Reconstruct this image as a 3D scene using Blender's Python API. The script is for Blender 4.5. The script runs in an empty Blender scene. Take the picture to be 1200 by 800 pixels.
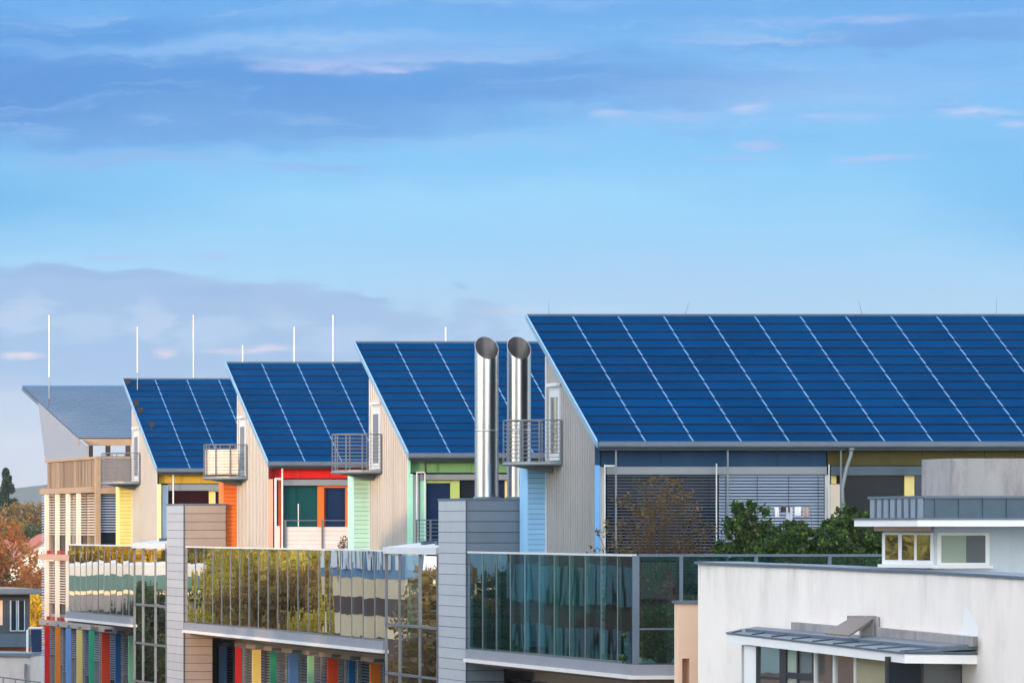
import bpy, math, random
import numpy as np
from mathutils import Vector
R = math.radians
random.seed(7)
sc = bpy.context.scene
COL = sc.collection

# ------------------------------------------------------------------ camera, sun, sky, exposure
H = 14.0                      # eye height above the street
F, CX, CY = 6800.0, -960.0, 618.0     # lens in photo pixels, vanishing point of the street direction
cam = bpy.data.cameras.new("camera"); camo = bpy.data.objects.new("camera", cam); COL.objects.link(camo)
camo.location = (0, 0, H); camo.rotation_euler = (R(90), 0, 0)
cam.sensor_width = 36; cam.lens = 36 * F / 1200
cam.shift_x = 1560 / 1200; cam.shift_y = 218 / 1200
cam.clip_start = 1; cam.clip_end = 30000
sc.camera = camo
sc.view_settings.view_transform = 'Standard'; sc.view_settings.look = 'None'
EXPO = 2.15
sc.view_settings.exposure = EXPO; sc.view_settings.gamma = 1

SUN_EL, SUN_S = 7.5, 40.0      # elevation, degrees south of due west (-X)
sd = Vector((-math.cos(R(SUN_EL)) * math.cos(R(SUN_S)), -math.cos(R(SUN_EL)) * math.sin(R(SUN_S)), math.sin(R(SUN_EL))))
sl = bpy.data.lights.new("sun", 'SUN'); so = bpy.data.objects.new("sun", sl); COL.objects.link(so)
sl.energy = 0.52; sl.angle = R(0.5); sl.color = (1.0, 0.60, 0.34)
so.rotation_euler = sd.to_track_quat('Z', 'Y').to_euler(); so.location = (-60, 60, 80)

def lin(c):
    return tuple(((v / 255) / 12.92 if v / 255 <= .04045 else ((v / 255 + .055) / 1.055) ** 2.4) for v in c)

W = bpy.data.worlds.new("World"); sc.world = W; W.use_nodes = True
def build_world():
    nt = W.node_tree; N = nt.nodes; L = nt.links; N.clear()
    def M(op, a, b=None, c=None):
        n = N.new('ShaderNodeMath'); n.operation = op
        for i, v in enumerate((a, b, c)):
            if v is None: continue
            if isinstance(v, (int, float)): n.inputs[i].default_value = v
            else: L.new(v, n.inputs[i])
        return n.outputs[0]
    def VM(op, a, b):
        n = N.new('ShaderNodeVectorMath'); n.operation = op
        for i, v in enumerate((a, b)):
            if isinstance(v, tuple): n.inputs[i].default_value = v
            else: L.new(v, n.inputs[i])
        return n.outputs['Value'] if op == 'LENGTH' else n.outputs['Vector']
    def MR(v, a, b, c, d, smooth=True):
        n = N.new('ShaderNodeMapRange'); n.interpolation_type = 'SMOOTHSTEP' if smooth else 'LINEAR'
        L.new(v, n.inputs[0])
        for i, x in enumerate((a, b, c, d)): n.inputs[i + 1].default_value = x
        return n.outputs[0]
    def mix(f, a, b):
        n = N.new('ShaderNodeMix'); n.data_type = 'RGBA'
        if isinstance(f, float): n.inputs[0].default_value = f
        else: L.new(f, n.inputs[0])
        for i, v in ((6, a), (7, b)):
            if isinstance(v, tuple): n.inputs[i].default_value = v
            else: L.new(v, n.inputs[i])
        return n.outputs[2]
    def noise(vec, scale, detail=5, rough=.55):
        n = N.new('ShaderNodeTexNoise'); L.new(vec, n.inputs['Vector'])
        n.inputs['Scale'].default_value = scale; n.inputs['Detail'].default_value = detail; n.inputs['Roughness'].default_value = rough
        return n
    STR = 0.15
    sky = N.new('ShaderNodeTexSky'); sky.sky_type = 'NISHITA'; sky.sun_disc = False
    sky.sun_elevation = R(SUN_EL); sky.sun_rotation = math.atan2(sd.x, sd.y)
    sky.altitude = 300; sky.air_density = 1.0; sky.dust_density = 0.6; sky.ozone_density = 2.0
    tc = N.new('ShaderNodeTexCoord'); sep = N.new('ShaderNodeSeparateXYZ'); L.new(tc.outputs['Generated'], sep.inputs[0])
    x, y, z = sep.outputs
    az = M('ARCTAN2', x, y); el = M('ARCSINE', M('MINIMUM', M('MAXIMUM', z, -1.0), 1.0))
    # az / el in milliradian-like units: 1 unit = 1/6800 rad
    U = M('MULTIPLY', az, F); V = M('MULTIPLY', el, F)
    cmb = N.new('ShaderNodeCombineXYZ'); L.new(U, cmb.inputs[0]); L.new(V, cmb.inputs[1])
    P = cmb.outputs[0]
    P3 = VM('MULTIPLY', P, (1 / 260, 1 / 70, 1))
    w1 = noise(P3, 1.0, 6, .6); w2 = noise(P3, 4.5, 5, .65)
    wv = VM('SUBTRACT', w1.outputs['Color'], (.5, .5, .5)); wv = VM('MULTIPLY', wv, (330, 85, 0))
    wv2 = VM('SUBTRACT', w2.outputs['Color'], (.5, .5, .5)); wv2 = VM('MULTIPLY', wv2, (75, 26, 0))
    PW = VM('ADD', VM('ADD', P, wv), wv2)
    PS = VM('ADD', VM('ADD', P, VM('MULTIPLY', wv, (.25, .22, 0))), VM('MULTIPLY', wv2, (.8, .6, 0)))
    k = 1 / (STR * 2 ** EXPO)
    CLOUD = (9.0, 8.2, 7.6, 1)
    def C(c): l = lin(c); return (l[0] * k, l[1] * k, l[2] * k, 1)
    # clear air, by elevation
    cr = N.new('ShaderNodeValToRGB'); e = cr.color_ramp
    stops = [(0, (226, 214, 214)), (40, (206, 210, 222)), (110, (190, 207, 228)), (200, (178, 208, 236)), (290, (162, 212, 246)),
             (370, (140, 207, 250)), (440, (128, 197, 247)), (520, (122, 186, 243)), (620, (98, 168, 236)), (1000, (84, 152, 226)), (2000, (78, 140, 214))]
    while len(e.elements) < len(stops): e.elements.new(.5)
    for s, el_ in zip(stops, e.elements):
        el_.position = s[0] / 2000; c = C(s[1]); el_.color = tuple(min(v, 50) for v in c)
    L.new(MR(M('ADD', V, M('MULTIPLY', M('SUBTRACT', w1.outputs['Fac'], .5), 60)), 0, 2000, 0, 1, False), cr.inputs[0])
    base = cr.outputs[0]
    # slow large variation, a bit deeper to the sides
    tex = MR(w2.outputs['Fac'], .34, .56, .3, 1)
    def blob(col, c, px, py, rx, ry, a, soft=.25, vec=None, broken=False):
        A = math.atan((px - CX) / F); E = math.atan((CY - py) / F * math.cos(A))
        d = VM('LENGTH', VM('MULTIPLY', VM('SUBTRACT', vec or PW, (A * F, E * F, 0)), (1 / rx, 1 / ry, 0)), (0, 0, 0))
        f = MR(d, 1.0, soft, 0, a)
        return mix(M('MULTIPLY', f, tex) if broken else f, col, C(c))
    col = base
    for args in [
        ((86, 170, 228), -60, 235, 420, 70, .6, 0), ((96, 178, 236), 1300, 220, 320, 120, .6, 0),
        ((158, 216, 251), 560, 240, 420, 40, .6, 0), ((168, 196, 232), 800, 330, 500, 60, .25, 0),
        # upper bank of stratus in shade
        ((84, 150, 221), 120, 115, 640, 84, .94, .35), ((92, 157, 225), 640, 100, 400, 48, .9, .2), ((84, 152, 224), 80, 30, 330, 36, .8, .1),
        ((106, 166, 228), 250, 150, 480, 40, .7, .2), ((82, 146, 216), 20, 110, 220, 90, .5, 0),
        ((152, 192, 240), 900, 110, 320, 50, .5, 0), ((148, 194, 243), 330, 52, 350, 17, .75, .1), ((160, 192, 240), 460, 70, 260, 14, .6, .1),
        ((152, 198, 244), 560, 165, 200, 14, .5, 0), ((140, 192, 244), 520, 10, 400, 14, .5, 0),
        ((108, 165, 229), 1080, 40, 200, 20, .85, .2), ((150, 188, 240), 900, 44, 160, 9, .7, .2),
        ((140, 182, 234), 150, 192, 190, 14, .7, .1), ((142, 182, 234), 360, 198, 150, 8, .7, .1),
        # bank low in the north
                ]:
        col = blob(col, *args)
    # fine streaks through the upper bank
    st1 = noise(VM('MULTIPLY', PW, (1 / 210, 1 / 17, 1)), 1.0, 6, .62); st2 = noise(VM('MULTIPLY', VM('ADD', PW, (900, 300, 0)), (1 / 260, 1 / 24, 1)), 1.0, 6, .62)
    up = MR(V, 390, 470, 0, 1)
    col = mix(M('MULTIPLY', MR(st1.outputs['Fac'], .50, .78, 0, .55), up), col, C((168, 203, 245)))
    col = mix(M('MULTIPLY', MR(st2.outputs['Fac'], .54, .76, 0, .6), up), col, C((100, 160, 226)))
    # billows of the low bank: rounded heads, paler below
    vo = N.new('ShaderNodeTexVoronoi'); vo.feature = 'SMOOTH_F1'; vo.inputs['Smoothness'].default_value = .6
    L.new(VM('MULTIPLY', VM('ADD', P, VM('MULTIPLY', wv2, (.8, .8, 0))), (1 / 74, 1 / 34, 1)), vo.inputs['Vector']); vo.inputs['Scale'].default_value = 1
    bil = M('MULTIPLY', M('SUBTRACT', vo.outputs['Distance'], .45), 26)
    cb2 = N.new('ShaderNodeCombineXYZ'); L.new(bil, cb2.inputs[1])
    PB = VM('ADD', VM('ADD', PS, cb2.outputs[0]), VM('MULTIPLY', wv2, (.5, .5, 0)))
    for args in [
        ((154, 188, 228), 120, 392, 300, 86, .9, .80), ((156, 190, 228), 330, 396, 150, 74, .9, .80), ((156, 190, 228), 452, 402, 70, 50, .9, .75), ((160, 193, 231), 556, 402, 58, 50, .9, .75), ((160, 192, 230), 500, 420, 120, 40, .8, .6),
        ((146, 182, 226), 60, 318, 240, 12, .7, .3), ((148, 184, 227), 250, 336, 110, 10, .7, .2), ((150, 185, 227), 410, 350, 60, 9, .6, .2),
        ((184, 208, 238), 30, 366, 40, 30, .8, .5), ((180, 206, 237), 100, 382, 52, 26, .7, .4), ((184, 208, 238), 172, 372, 40, 24, .75, .5), ((180, 206, 237), 250, 388, 56, 24, .7, .4), ((178, 204, 236), 330, 376, 36, 18, .6, .4), ((178, 204, 236), 400, 392, 60, 20, .6, .4), ((178, 205, 238), 490, 398, 50, 18, .6, .4), ((178, 205, 238), 560, 384, 30, 16, .5, .3)]:
        col = blob(col, *args, vec=PB)
    for args in [((196, 210, 230), 240, 462, 560, 30, .7, .0), ((206, 212, 226), 60, 520, 300, 40, .5, 0)]:
        col = blob(col, *args)
    for args in [
        ((178, 196, 242), 385, 80, 120, 9, .8, .1), ((182, 200, 243), 470, 82, 60, 6, .8, .1), ((170, 192, 240), 1000, 24, 130, 7, .7, .1),
        ((172, 200, 244), 710, 132, 26, 7, .8, .1), ((164, 196, 243), 800, 136, 60, 9, .6, .1), ((182, 204, 245), 882, 128, 32, 10, .85, .1),
        ((176, 202, 245), 1000, 138, 70, 7, .8, .1), ((190, 206, 243), 1150, 132, 52, 8, .95, .1), ((186, 204, 244), 1190, 146, 26, 7, .8, .1),
        ((176, 198, 241), 895, 172, 40, 9, .85, .1), ((164, 192, 240), 860, 186, 70, 6, .6, .1), ((172, 196, 242), 1030, 187, 74, 7, .85, .1),
        ((170, 186, 232), 240, 299, 42, 8, .6, .1), ((168, 188, 234), 140, 300, 70, 7, .5, .1), ((150, 186, 226), 536, 334, 14, 5, .8, .2),
        ((228, 219, 230), 25, 417, 42, 8, .95, .1), ((226, 216, 230), 197, 411, 26, 10, .95, .1), ((220, 215, 232), 300, 411, 74, 8, .9, .1), ((206, 212, 234), 640, 364, 150, 7, .5, 0)]:
        col = blob(col, *args, vec=PS, broken=True)
    # broken cloud carries on round the rest of the sky
    nv = noise(VM('MULTIPLY', tc.outputs['Generated'], (3, 3, 11)), 2.2, 6, .6)
    low = MR(el, R(6), R(30), 1, 0)
    # this deep blue belongs to the side away from the sun; towards the sunset the plain sky model takes over
    away = MR(M('COSINE', M('SUBTRACT', az, .25)), -.3, .75, 0, 1)
    low = M('MULTIPLY', low, away)
    gen = MR(nv.outputs['Fac'], .42, .66, 0, .75)
    gen = M('MULTIPLY', gen, M('SUBTRACT', 1.0, low))
    out = mix(low, mix(gen, sky.outputs[0], CLOUD), col)
    bg = N.new('ShaderNodeBackground'); L.new(out, bg.inputs[0]); bg.inputs[1].default_value = STR
    o = N.new('ShaderNodeOutputWorld'); L.new(bg.outputs[0], o.inputs[0])
build_world()

# ------------------------------------------------------------------ helpers
def at(px, py, Y): return Vector(((px - CX) * Y / F, Y, H + (CY - py) * Y / F))
def xat(px, Y): return (px - CX) * Y / F
def zat(py, Y): return H + (CY - py) * Y / F
def yon(px, X): return F * X / (px - CX)

class MB:
    def __init__(s): s.v = []; s.f = []
    def add(s, vs, fs):
        b = len(s.v); s.v += [tuple(v) for v in vs]; s.f += [tuple(i + b for i in f) for f in fs]; return s
    def box(s, x0, x1, y0, y1, z0, z1):
        return s.add([(x0, y0, z0), (x1, y0, z0), (x1, y1, z0), (x0, y1, z0), (x0, y0, z1), (x1, y0, z1), (x1, y1, z1), (x0, y1, z1)],
                     [(3, 2, 1, 0), (4, 5, 6, 7), (0, 1, 5, 4), (1, 2, 6, 5), (2, 3, 7, 6), (3, 0, 4, 7)])
    def hexa(s, p):   # 8 points, bottom 4 then top 4
        return s.add(p, [(3, 2, 1, 0), (4, 5, 6, 7), (0, 1, 5, 4), (1, 2, 6, 5), (2, 3, 7, 6), (3, 0, 4, 7)])
    def prism(s, poly, ext):   # closed polygon of 3-D points, extruded by vector
        n = len(poly); e = Vector(ext); a = [Vector(p) for p in poly]; b = [p + e for p in a]
        return s.add(a + b, [tuple(range(n))[::-1], tuple(range(n, 2 * n))] + [(i, (i + 1) % n, n + (i + 1) % n, n + i) for i in range(n)])
    def plan(s, pts, z0, z1):  # plan polygon (x,y) extruded up
        return s.prism([(p[0], p[1], z0) for p in pts], (0, 0, z1 - z0))
    def tube(s, pts, r, n=8, r2=None):
        pts = [Vector(p) for p in pts]; rings = []
        for i, p in enumerate(pts):
            d = (pts[min(i + 1, len(pts) - 1)] - pts[max(i - 1, 0)]).normalized()
            u = d.cross(Vector((0, 0, 1)) if abs(d.z) < .9 else Vector((1, 0, 0))).normalized(); w = d.cross(u)
            rr = r if r2 is None else r + (r2 - r) * i / (len(pts) - 1)
            rings.append([p + (u * math.cos(2 * math.pi * k / n) + w * math.sin(2 * math.pi * k / n)) * rr for k in range(n)])
        b = len(s.v)
        for r_ in rings: s.v += [tuple(v) for v in r_]
        for i in range(len(rings) - 1):
            for k in range(n):
                k2 = (k + 1) % n
                s.f.append((b + i * n + k, b + i * n + k2, b + (i + 1) * n + k2, b + (i + 1) * n + k))
        s.f.append(tuple(b + k for k in range(n))[::-1]); s.f.append(tuple(b + (len(rings) - 1) * n + k for k in range(n)))
        return s
    def mesh(s, name, mat, off=(0, 0, 0), smooth=False):
        m = bpy.data.meshes.new(name)
        m.from_pydata([(v[0] - off[0], v[1] - off[1], v[2] - off[2]) for v in s.v], [], s.f)
        m.materials.append(mat)
        import bmesh
        bm = bmesh.new(); bm.from_mesh(m); bmesh.ops.recalc_face_normals(bm, faces=bm.faces); bm.to_mesh(m); bm.free()
        if smooth:
            for p in m.polygons: p.use_smooth = len(p.vertices) == 4
        return m

WL = {}
def tag(o, label, cat, group=None, kind=None):
    if label: o['label'] = label
    if cat: o['category'] = cat
    if group: o['group'] = group
    if kind: o['kind'] = kind
    return o
def thing(name, label, cat, loc, group=None):
    o = bpy.data.objects.new(name, None); COL.objects.link(o); o.location = loc; o.empty_display_size = .3
    WL[o] = Vector(loc); return tag(o, label, cat, group)
def link(name, me, parent=None, pos=None, rot=None, label=None, kind=None):
    o = bpy.data.objects.new(name, me); COL.objects.link(o)
    base = WL[parent] if parent else Vector((0, 0, 0))
    p = Vector(pos) if pos is not None else base
    o.location = p - base; WL[o] = p
    if parent: o.parent = parent
    if rot: o.rotation_euler = rot
    if label: o['label'] = label
    if kind: o['kind'] = kind
    return o
def part(name, mb, mat, parent, label=None, kind=None, smooth=False):
    return link(name, mb.mesh(name, mat, WL[parent], smooth), parent, label=label, kind=kind)
def solo(name, mb, mat, loc, label=None, cat=None, kind=None, group=None, smooth=False):
    o = link(name, mb.mesh(name, mat, loc, smooth), None, loc, kind=kind); return tag(o, label, cat, group)
def B(*a): return MB().box(*a)

# ------------------------------------------------------------------ materials
MATS = {}
def mat(name, c, rough=.6, metal=0., var=.08, scale=1.5, rvar=0., bump=0., bscale=20., spec=.5, stretch=(1, 1, 1), dirt=None, srgb=True, coat=0):
    if name in MATS: return MATS[name]
    m = bpy.data.materials.new(name); m.use_nodes = True; nt = m.node_tree; N = nt.nodes; L = nt.links
    p = N['Principled BSDF']; p.inputs['Roughness'].default_value = rough; p.inputs['Metallic'].default_value = metal
    p.inputs['Specular IOR Level'].default_value = spec; p.inputs['Coat Weight'].default_value = coat
    base = lin(c) if srgb else c
    g = N.new('ShaderNodeNewGeometry'); mp = N.new('ShaderNodeVectorMath'); mp.operation = 'MULTIPLY'; L.new(g.outputs['Position'], mp.inputs[0]); mp.inputs[1].default_value = stretch
    n = N.new('ShaderNodeTexNoise'); L.new(mp.outputs[0], n.inputs['Vector']); n.inputs['Scale'].default_value = scale; n.inputs['Detail'].default_value = 6; n.inputs['Roughness'].default_value = .6
    mr = N.new('ShaderNodeMapRange'); L.new(n.outputs['Fac'], mr.inputs[0]); mr.inputs[1].default_value = .3; mr.inputs[2].default_value = .7; mr.inputs[3].default_value = 1 - var; mr.inputs[4].default_value = 1 + var
    fac = mr.outputs[0]
    if rvar:
        oi = N.new('ShaderNodeObjectInfo'); m2 = N.new('ShaderNodeMapRange'); L.new(oi.outputs['Random'], m2.inputs[0]); m2.inputs[3].default_value = 1 - rvar; m2.inputs[4].default_value = 1 + rvar
        mu = N.new('ShaderNodeMath'); mu.operation = 'MULTIPLY'; L.new(fac, mu.inputs[0]); L.new(m2.outputs[0], mu.inputs[1]); fac = mu.outputs[0]
    vm = N.new('ShaderNodeVectorMath'); vm.operation = 'SCALE'; vm.inputs[0].default_value = base; L.new(fac, vm.inputs['Scale'])
    out = vm.outputs[0]
    if dirt:   # streaked weathering: (colour, amount, scale vector)
        dc, da, ds = dirt
        mp2 = N.new('ShaderNodeVectorMath'); mp2.operation = 'MULTIPLY'; L.new(g.outputs['Position'], mp2.inputs[0]); mp2.inputs[1].default_value = ds
        n2 = N.new('ShaderNodeTexNoise'); L.new(mp2.outputs[0], n2.inputs['Vector']); n2.inputs['Scale'].default_value = 1; n2.inputs['Detail'].default_value = 7; n2.inputs['Roughness'].default_value = .65
        r2 = N.new('ShaderNodeMapRange'); L.new(n2.outputs['Fac'], r2.inputs[0]); r2.inputs[1].default_value = .48; r2.inputs[2].default_value = .72; r2.inputs[4].default_value = da
        mx = N.new('ShaderNodeMix'); mx.data_type = 'RGBA'; L.new(r2.outputs[0], mx.inputs[0]); L.new(out, mx.inputs[6]); mx.inputs[7].default_value = (*lin(dc), 1)
        out = mx.outputs[2]
    L.new(out, p.inputs['Base Color'])
    if bump:
        n3 = N.new('ShaderNodeTexNoise'); L.new(mp.outputs[0], n3.inputs['Vector']); n3.inputs['Scale'].default_value = bscale; n3.inputs['Detail'].default_value = 4
        bp = N.new('ShaderNodeBump'); bp.inputs['Strength'].default_value = bump; bp.inputs['Distance'].default_value = .02; L.new(n3.outputs['Fac'], bp.inputs['Height']); L.new(bp.outputs[0], p.inputs['Normal'])
    MATS[name] = m; return m

def glass(name, tint, refl=1.0, wav=.0012, dark=None, wscale=.5, rough=0.0, ior=1.5, mintr=0.0):
    """architectural glass: tinted see-through plus mirror reflection by Fresnel; slightly wavy"""
    m = bpy.data.materials.new(name); m.use_nodes = True; nt = m.node_tree; N = nt.nodes; L = nt.links
    N.remove(N['Principled BSDF']); out = N['Material Output']
    g = N.new('ShaderNodeNewGeometry')
    oi = N.new('ShaderNodeObjectInfo')
    ad = N.new('ShaderNodeVectorMath'); ad.operation = 'MULTIPLY_ADD'
    cb = N.new('ShaderNodeCombineXYZ'); L.new(oi.outputs['Random'], cb.inputs[0]); L.new(oi.outputs['Random'], cb.inputs[1])
    L.new(g.outputs['Position'], ad.inputs[0]); ad.inputs[1].default_value = (1, 1, .55); 
    sc_ = N.new('ShaderNodeVectorMath'); sc_.operation = 'SCALE'; L.new(cb.outputs[0], sc_.inputs[0]); sc_.inputs['Scale'].default_value = 40; L.new(sc_.outputs[0], ad.inputs[2])
    n = N.new('ShaderNodeTexNoise'); L.new(ad.outputs[0], n.inputs['Vector']); n.inputs['Scale'].default_value = wscale; n.inputs['Detail'].default_value = 1.5
    bp = N.new('ShaderNodeBump'); bp.inputs['Strength'].default_value = 1; bp.inputs['Distance'].default_value = wav; L.new(n.outputs['Fac'], bp.inputs['Height'])
    fr = N.new('ShaderNodeFresnel'); fr.inputs['IOR'].default_value = ior
    mu = N.new('ShaderNodeMath'); mu.operation = 'MULTIPLY_ADD'; mu.use_clamp = True; L.new(fr.outputs[0], mu.inputs[0]); mu.inputs[1].default_value = refl; mu.inputs[2].default_value = mintr
    gl = N.new('ShaderNodeBsdfGlossy'); gl.inputs['Roughness'].default_value = rough; gl.inputs['Color'].default_value = (.95, .97, .97, 1); L.new(bp.outputs[0], gl.inputs['Normal'])
    if dark is None:
        tr = N.new('ShaderNodeBsdfTransparent'); tr.inputs['Color'].default_value = (*tint, 1)
    else:
        tr = N.new('ShaderNodeBsdfDiffuse'); tr.inputs['Color'].default_value = (*dark, 1)
    mx = N.new('ShaderNodeMixShader'); L.new(mu.outputs[0], mx.inputs[0]); L.new(tr.outputs[0], mx.inputs[1]); L.new(gl.outputs[0], mx.inputs[2])
    L.new(mx.outputs[0], out.inputs[0]); return m

PV = mat('solar_glass', (2, 55, 100), rough=.28, var=.14, scale=.3, rvar=.11, spec=.0)
def cells(m):
    nt = m.node_tree; N = nt.nodes; L = nt.links; p = N['Principled BSDF']; src = p.inputs['Base Color'].links[0].from_socket
    tc = N.new('ShaderNodeTexCoord'); sp = N.new('ShaderNodeSeparateXYZ'); L.new(tc.outputs['Object'], sp.inputs[0]); prev = None
    for o_, st in ((0, .1277), (1, .155)):
        f = N.new('ShaderNodeMath'); f.operation = 'MODULO'; L.new(sp.outputs[o_], f.inputs[0]); f.inputs[1].default_value = st
        l = N.new('ShaderNodeMath'); l.operation = 'LESS_THAN'; L.new(f.outputs[0], l.inputs[0]); l.inputs[1].default_value = st * .09
        if prev is None: prev = l.outputs[0]
        else:
            x = N.new('ShaderNodeMath'); x.operation = 'MAXIMUM'; L.new(prev, x.inputs[0]); L.new(l.outputs[0], x.inputs[1]); prev = x.outputs[0]
    sc2 = N.new('ShaderNodeMath'); sc2.operation = 'MULTIPLY'; L.new(prev, sc2.inputs[0]); sc2.inputs[1].default_value = .55
    mx = N.new('ShaderNodeMix'); mx.data_type = 'RGBA'; L.new(sc2.outputs[0], mx.inputs[0]); L.new(src, mx.inputs[6]); mx.inputs[7].default_value = (.004, .028, .075, 1)
    L.new(mx.outputs[2], p.inputs['Base Color'])
cells(PV)
PVEDGE = mat('panel_frame', (40, 28, 23), rough=.6, metal=.0, var=.15, spec=.2)
BATTEN = mat('batten_metal', (78, 128, 172), rough=.5, metal=.0, var=.12, scale=4)
ZINC = mat('zinc', (98, 112, 128), rough=.45, metal=.2, var=.10, scale=2.5, dirt=((84, 94, 104), .4, (1.5, 1.5, .6)))
ZINC_LIT = mat('zinc_west_lit', (146, 156, 168), rough=.42, metal=.2, var=.08, scale=2.5)  # paler copy of the zinc, western light put into the colour
ZINCD = mat('zinc_dark', (72, 92, 108), rough=.45, metal=.2, var=.12, scale=2.5, dirt=((58, 72, 82), .5, (2, 2, .8)))
GABLE = mat('gable_sheet', (147, 147, 149), rough=.42, metal=.5, var=.09, scale=.6, dirt=((128, 128, 130), .4, (1.2, 1.2, .15)))
TRIM = mat('trim_white', (214, 218, 222), rough=.4, metal=.1, var=.05)
RAKE = mat('rake_trim', (128, 168, 198), rough=.35, metal=.2, var=.06)
STEEL = mat('rail_steel', (128, 133, 140), rough=.4, metal=.5, var=.08)
GALV = mat('galvanised', (126, 134, 140), rough=.45, metal=.5, var=.1)
CHROME = mat('stainless', (200, 203, 208), rough=.27, metal=1, var=.04, scale=.8, bump=.02, bscale=3)
CHIN = mat('chimney_inside', (104, 102, 104), rough=.42, metal=.6, var=.12, scale=3)
DARKWALL = mat('dark_interior', (40, 40, 44), rough=.8, var=.1)
WALLG = mat('grey_wall', (150, 148, 146), rough=.8, var=.06, dirt=((110, 104, 100), .4, (.8, .8, .3)))
CONC = mat('concrete', (158, 155, 155), rough=.85, var=.08, scale=2, bump=.15, bscale=8, dirt=((92, 84, 82), .55, (2.5, 2.5, .8)))
PLASTER = mat('white_plaster', (244, 236, 229), rough=.85, var=.04, scale=.45, bump=.05, bscale=30, dirt=((196, 187, 180), .35, (.8, .8, .4)))
def rainmarks(m, ztop, depth, col):
    nt = m.node_tree; N = nt.nodes; L = nt.links; p = N['Principled BSDF']; src = p.inputs['Base Color'].links[0].from_socket
    g = N.new('ShaderNodeNewGeometry'); v = N.new('ShaderNodeVectorMath'); v.operation = 'MULTIPLY'; L.new(g.outputs['Position'], v.inputs[0]); v.inputs[1].default_value = (1.7, 1.7, .34)
    n = N.new('ShaderNodeTexNoise'); L.new(v.outputs[0], n.inputs['Vector']); n.inputs['Scale'].default_value = 1; n.inputs['Detail'].default_value = 8; n.inputs['Roughness'].default_value = .7
    v2 = N.new('ShaderNodeVectorMath'); v2.operation = 'MULTIPLY'; L.new(g.outputs['Position'], v2.inputs[0]); v2.inputs[1].default_value = (.35, .35, .1)
    n2 = N.new('ShaderNodeTexNoise'); L.new(v2.outputs[0], n2.inputs['Vector']); n2.inputs['Scale'].default_value = 1; n2.inputs['Detail'].default_value = 2
    def mr(sock, a, b, c, d):
        r = N.new('ShaderNodeMapRange'); r.interpolation_type = 'SMOOTHSTEP'; L.new(sock, r.inputs[0])
        for i, x in enumerate((a, b, c, d)): r.inputs[i + 1].default_value = x
        return r.outputs[0]
    def mul(a, b):
        q = N.new('ShaderNodeMath'); q.operation = 'MULTIPLY'; L.new(a, q.inputs[0]); L.new(b, q.inputs[1]); return q.outputs[0]
    s_ = N.new('ShaderNodeSeparateXYZ'); L.new(g.outputs['Position'], s_.inputs[0])
    f = mul(mul(mr(n.outputs['Fac'], .42, .74, 0, .45), mr(n2.outputs['Fac'], .42, .62, .15, 1)), mr(s_.outputs[2], ztop - depth, ztop, 0, 1))
    mx = N.new('ShaderNodeMix'); mx.data_type = 'RGBA'; L.new(f, mx.inputs[0]); L.new(src, mx.inputs[6]); mx.inputs[7].default_value = (*lin(col), 1); L.new(mx.outputs[2], p.inputs['Base Color'])
rainmarks(PLASTER, H - .95, 1.5, (150, 140, 132))
PLASTERC = mat('white_paint', (240, 240, 240), rough=.7, var=.02)
BLUEP = mat('bluegrey_plaster', (200, 208, 214), rough=.85, var=.03, dirt=((160, 172, 184), .3, (1.6, 1.6, .3)))
SALMON = mat('salmon_plaster', (236, 200, 172), rough=.85, var=.03)
PANELL = mat('cladding_light', (176, 181, 189), rough=.5, metal=.15, var=.04, rvar=.05)
PANELD = mat('cladding_slate', (108, 122, 136), rough=.5, metal=.15, var=.06, rvar=.06)
PANELT = mat('cladding_taupe', (166, 150, 140), rough=.55, metal=.1, var=.06, rvar=.04)
SLAB = mat('slab_edge', (146, 150, 160), rough=.5, metal=.2, var=.06)
SLABW = mat('slab_lip', (222, 220, 218), rough=.5, var=.05)
SOFFIT = mat('soffit', (112, 96, 84), rough=.8, var=.1)
WOOD = mat('weathered_wood', (136, 116, 96), rough=.8, var=.2, scale=3, rvar=.32, stretch=(4, 4, .4), bump=.2, bscale=12)
WOODL = mat('wood_frame', (166, 142, 116), rough=.7, var=.1, scale=3, rvar=.04)
FINW = mat('fin_white', (232, 224, 212), rough=.6, var=.04)
SLAT = mat('blind_slat', (112, 132, 160), rough=.4, metal=.3, var=.04)
SLATL = mat('blind_slat_light', (160, 176, 198), rough=.45, metal=.2, var=.03)
DECK = mat('terrace_deck', (120, 112, 104), rough=.85, var=.12)
TWIG = mat('twig', (84, 66, 50), rough=.9, var=.2)
BARK = mat('bark', (78, 64, 52), rough=.9, var=.25, bump=.4)
def paint(name, c, **k): return mat(name, c, rough=k.pop('rough', .5), var=.05, rvar=k.pop('rvar', .03), spec=k.pop('spec', .2), dirt=((120, 116, 110), .12, (1.2, 1.2, .4)), **k)
WINDOW = glass('window_glass', None, dark=(.014, .022, .032), refl=.3, wav=.002)
WINMIR = glass('window_mirror', None, dark=(.03, .035, .04), refl=2.6, wav=.004, mintr=.12)
WINBAY = glass('window_bay', None, dark=(.09, .12, .13), refl=2.0, wav=.006, mintr=.05)
WINTEAL = glass('window_teal', None, refl=.9, dark=(.012, .075, .082), wav=.002)
WINNAVY = glass('window_navy', None, refl=.9, dark=(.012, .03, .085), wav=.002)
WINBLIND = glass('window_grey', None, refl=.7, dark=(.13, .14, .15), wav=.002)
WINCURT = glass('window_curtain', None, refl=.7, dark=(.34, .40, .33), wav=.002)
WINRED = glass('window_maroon', None, refl=.9, dark=(.03, .008, .010), wav=.002)
PGLASSD = glass('parapet_glass_dark', (.46, .84, .80), refl=.9, wav=.008, wscale=.5)
PGLASS = glass('parapet_glass', (.42, .68, .66), refl=2.1, wav=.007, wscale=.5)
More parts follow.
